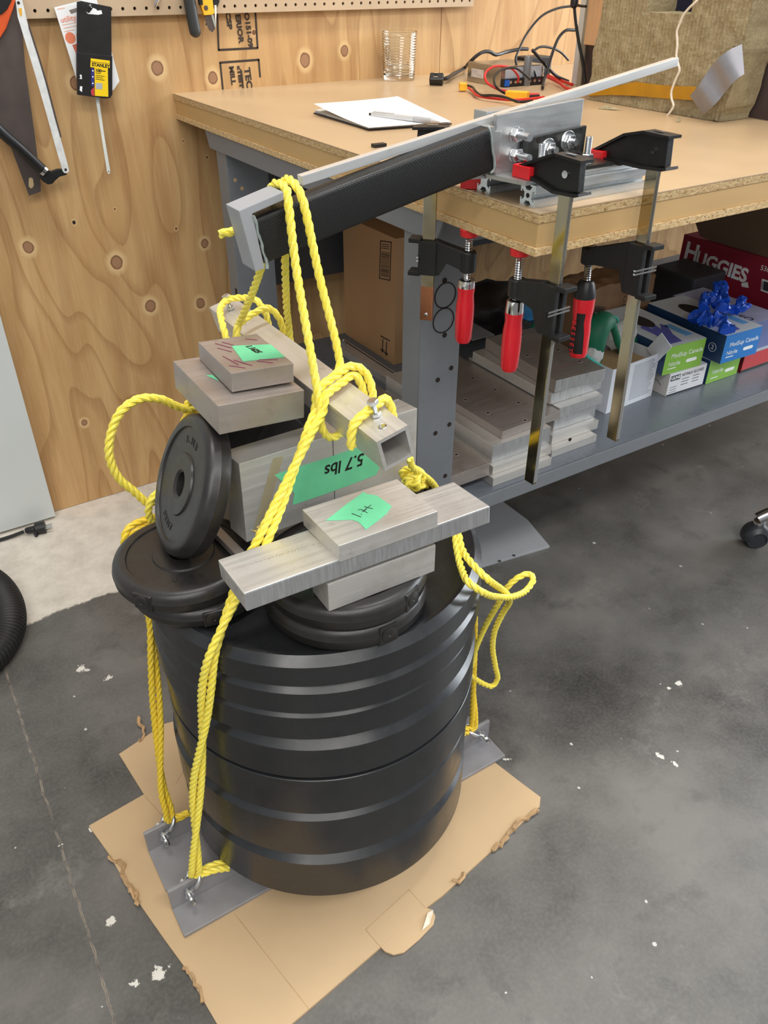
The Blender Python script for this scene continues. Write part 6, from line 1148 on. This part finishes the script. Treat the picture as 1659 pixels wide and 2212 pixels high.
wallpart('yellow_body', [(0.0648, -0.0400, 1.1373), (0.0951, -0.0400, 1.1370), (0.0972, -0.0400, 1.1127), (0.0985, -0.0400, 1.0897), (0.0929, -0.0400, 1.0865), (0.0753, -0.0400, 1.0861), (0.0688, -0.0400, 1.1067)], -.0410, -.0300, M_YEL, kn, .001)
wallpart('blade', [(0.0779, -0.0360, 1.0858), (0.0978, -0.0360, 1.0870), (0.1002, -0.0360, 1.0644), (0.0965, -0.0360, 1.0594), (0.0916, -0.0360, 1.0545), (0.0849, -0.0360, 1.0589), (0.0800, -0.0360, 1.0700)], -.0362, -.0352, M_BLADE, kn)
wallpart('blade_edge', [(0.0922, -0.0364, 1.0855), (0.0976, -0.0364, 1.0871), (0.1001, -0.0364, 1.0644), (0.0986, -0.0364, 1.0611)], -.0366, -.0363, mat('ground_edge', (190, 200, 198), .3, .6), kn)
part('screw', MB().lathe([(.0045, 0), (.0045, .0012), (.002, .0016)], 16, basis((0.0806, -0.0412, 1.0992), (1, 0, 0), z=(0, -1, 0))), M_BLADE, kn)
part('black_slider', MB().box((-.004, -.004, -.012), (.004, .004, .012), Matrix.Translation((0.0689, -0.0430, 1.1165)), .001), M_BLACKPL, kn)
sc_ = wthing('scissors', 'black and white handled tool half hidden behind the yellow knife', 'tool', (0.1098, -0.0260, 1.1080))
wallpart('black_loop', [(0.1056, -0.0270, 1.1366), (0.1217, -0.0270, 1.1324), (0.1178, -0.0270, 1.1087), (0.1114, -0.0270, 1.0989), (0.1051, -0.0270, 1.0990), (0.1032, -0.0270, 1.1089)], -.0280, -.0240, M_BLACKPL, sc_, .001)
wallpart('pale_blade', [(0.1050, -0.0285, 1.1032), (0.1097, -0.0285, 1.1031), (0.1078, -0.0285, 1.0873), (0.1033, -0.0285, 1.0639), (0.1036, -0.0285, 1.0791)], -.0290, -.0282, bpy.data.materials['white_plastic'], sc_)
tg = wthing('steel_pin', 'small steel tool tip hanging at the top of the pegboard', 'tool', (-0.0192, -0.0300, 1.1111))
part('tip', MB().tube([(-0.0135, -0.0280, 1.1299), (-0.0173, -0.0280, 1.1126), (-0.0222, -0.0280, 1.1063), (-0.0251, -0.0280, 1.1007)], [.006, .006, .004, .0008], 10), M_CHROME, tg)

# ------------------------------------------------------------------ floor things
hz_ = wthing('vacuum_hose', 'thick black ribbed vacuum hose curling on the floor at the left edge', 'hose', (-.63, -.36, 0))
ctr = [(-1.02, -.30, .031), (-.88, -.165, .031), (-.745, -.155, .031), (-.665, -.235, .031), (-.640, -.355, .031), (-.670, -.470, .031), (-.760, -.545, .031), (-.88, -.56, .031)]
P_ = spline(ctr, .0022); part('ribbed_wall', MB().tube(P_, [.0305 if (i // 2) % 2 else .0272 for i in range(len(P_))], 22), mat('hose_rubber', (28, 27, 26), .45, 0, .08, 30), hz_)
cd = wthing('power_plug', 'black cord with a grounded plug lying at the foot of the white board', 'plug', (-0.5195, -0.0720, 0.0120))
part('cord', MB().tube(spline([(-0.6708, -0.0662, 0.0060), (-0.6279, -0.0623, 0.0060), (-0.5850, -0.0640, 0.0070), (-0.5492, -0.0639, 0.0100)], .006), .0045, 8), M_BLK, cd)
a_, b_ = Vector((-0.5470, -0.0662, 0.0120)), Vector((-0.5004, -0.0780, 0.0140)); dd = (b_-a_).normalized()
part('plug_body', MB().lathe([(.005, 0), (.008, .004), (.009, .022), (.015, .026), (.0155, (b_-a_).length)], 18, basis(a_, Vector((-dd.y, dd.x, 0)), z=dd)), M_BLACKPL, cd)
for s in (-.006, .006): part('pin', MB().box((s-.003, -.0008, 0), (s+.003, .0008, .016), basis(b_, Vector((-dd.y, dd.x, 0)), z=dd)), M_STEEL, cd)
part('rubber_nub', MB().cyl((-0.5269, -0.0780, 0.0100), (-0.5270, -0.0913, 0.0040), .004, 10), M_BLACKPL, cd)

ch = wthing('office_chair', 'chrome office chair base leg with a black twin wheel caster at right edge', 'chair', (.9504, -1.060, 0))
C0 = Vector((.9504, -1.060, 0)); M_CASTER = mat('caster_plastic', (48, 50, 56), .4, 0, .06, 30)
cd_ = Vector((.80, -.60, 0)).normalized()
Mc = basis(C0, cd_, z=(0, 0, 1))
for s in (-1, 1):
    q = Mc @ Matrix.Translation((0, s*.0125, .0275)) @ Matrix.Rotation(PI/2, 4, 'X')
    part('wheel', MB().lathe([(.012, -.0095), (.025, -.0090), (.0275, -.005), (.0275, .005), (.025, .0090), (.012, .0095)], 32, q), M_CASTER, ch)
hood = MB(); N = 18
for j in range(9):
    yy = (j/8-.5)*.052; r = .034*math.sqrt(max(.05, 1-(abs(yy)/.030)**3))
    for i in range(N+1): a = math.radians(-10+200*i/N); hood.v.append(tuple(Mc @ Vector((r*math.cos(a), yy, .0265+(r+.002)*math.sin(a)))))
for j in range(8):
    for i in range(N): hood.f.append((j*(N+1)+i, j*(N+1)+i+1, (j+1)*(N+1)+i+1, (j+1)*(N+1)+i)); hood.sm.append(True)
part('caster_hood', hood, M_CASTER, ch)
part('caster_stem', MB().lathe([(.0125, .058), (.0135, .062), (.0135, .070), (.006, .071), (.006, .082)], 22, Mc), M_CHROME, ch)
lp = spline([C0+Vector((-.006, .004, .076)), C0+Vector((.012, -.006, .088)), C0+Vector((.055, -.035, .102)), C0+Vector((.14, -.09, .112)), C0+Vector((.26, -.17, .118))], .008)
part('base_leg', MB().tube(lp, [.0150+.006*min(1, i/12) for i in range(len(lp))], 16), M_CHROME, ch)
hub = C0+Vector((.30, -.195, 0)); part('hub', MB().lathe([(.030, .095), (.034, .10), (.034, .145), (.024, .15), (.024, .30)], 28, Matrix.Translation(hub)), M_CHROME, ch)
for q in [o for o in bpy.data.objects if o.get('_w')]: del q['_w']
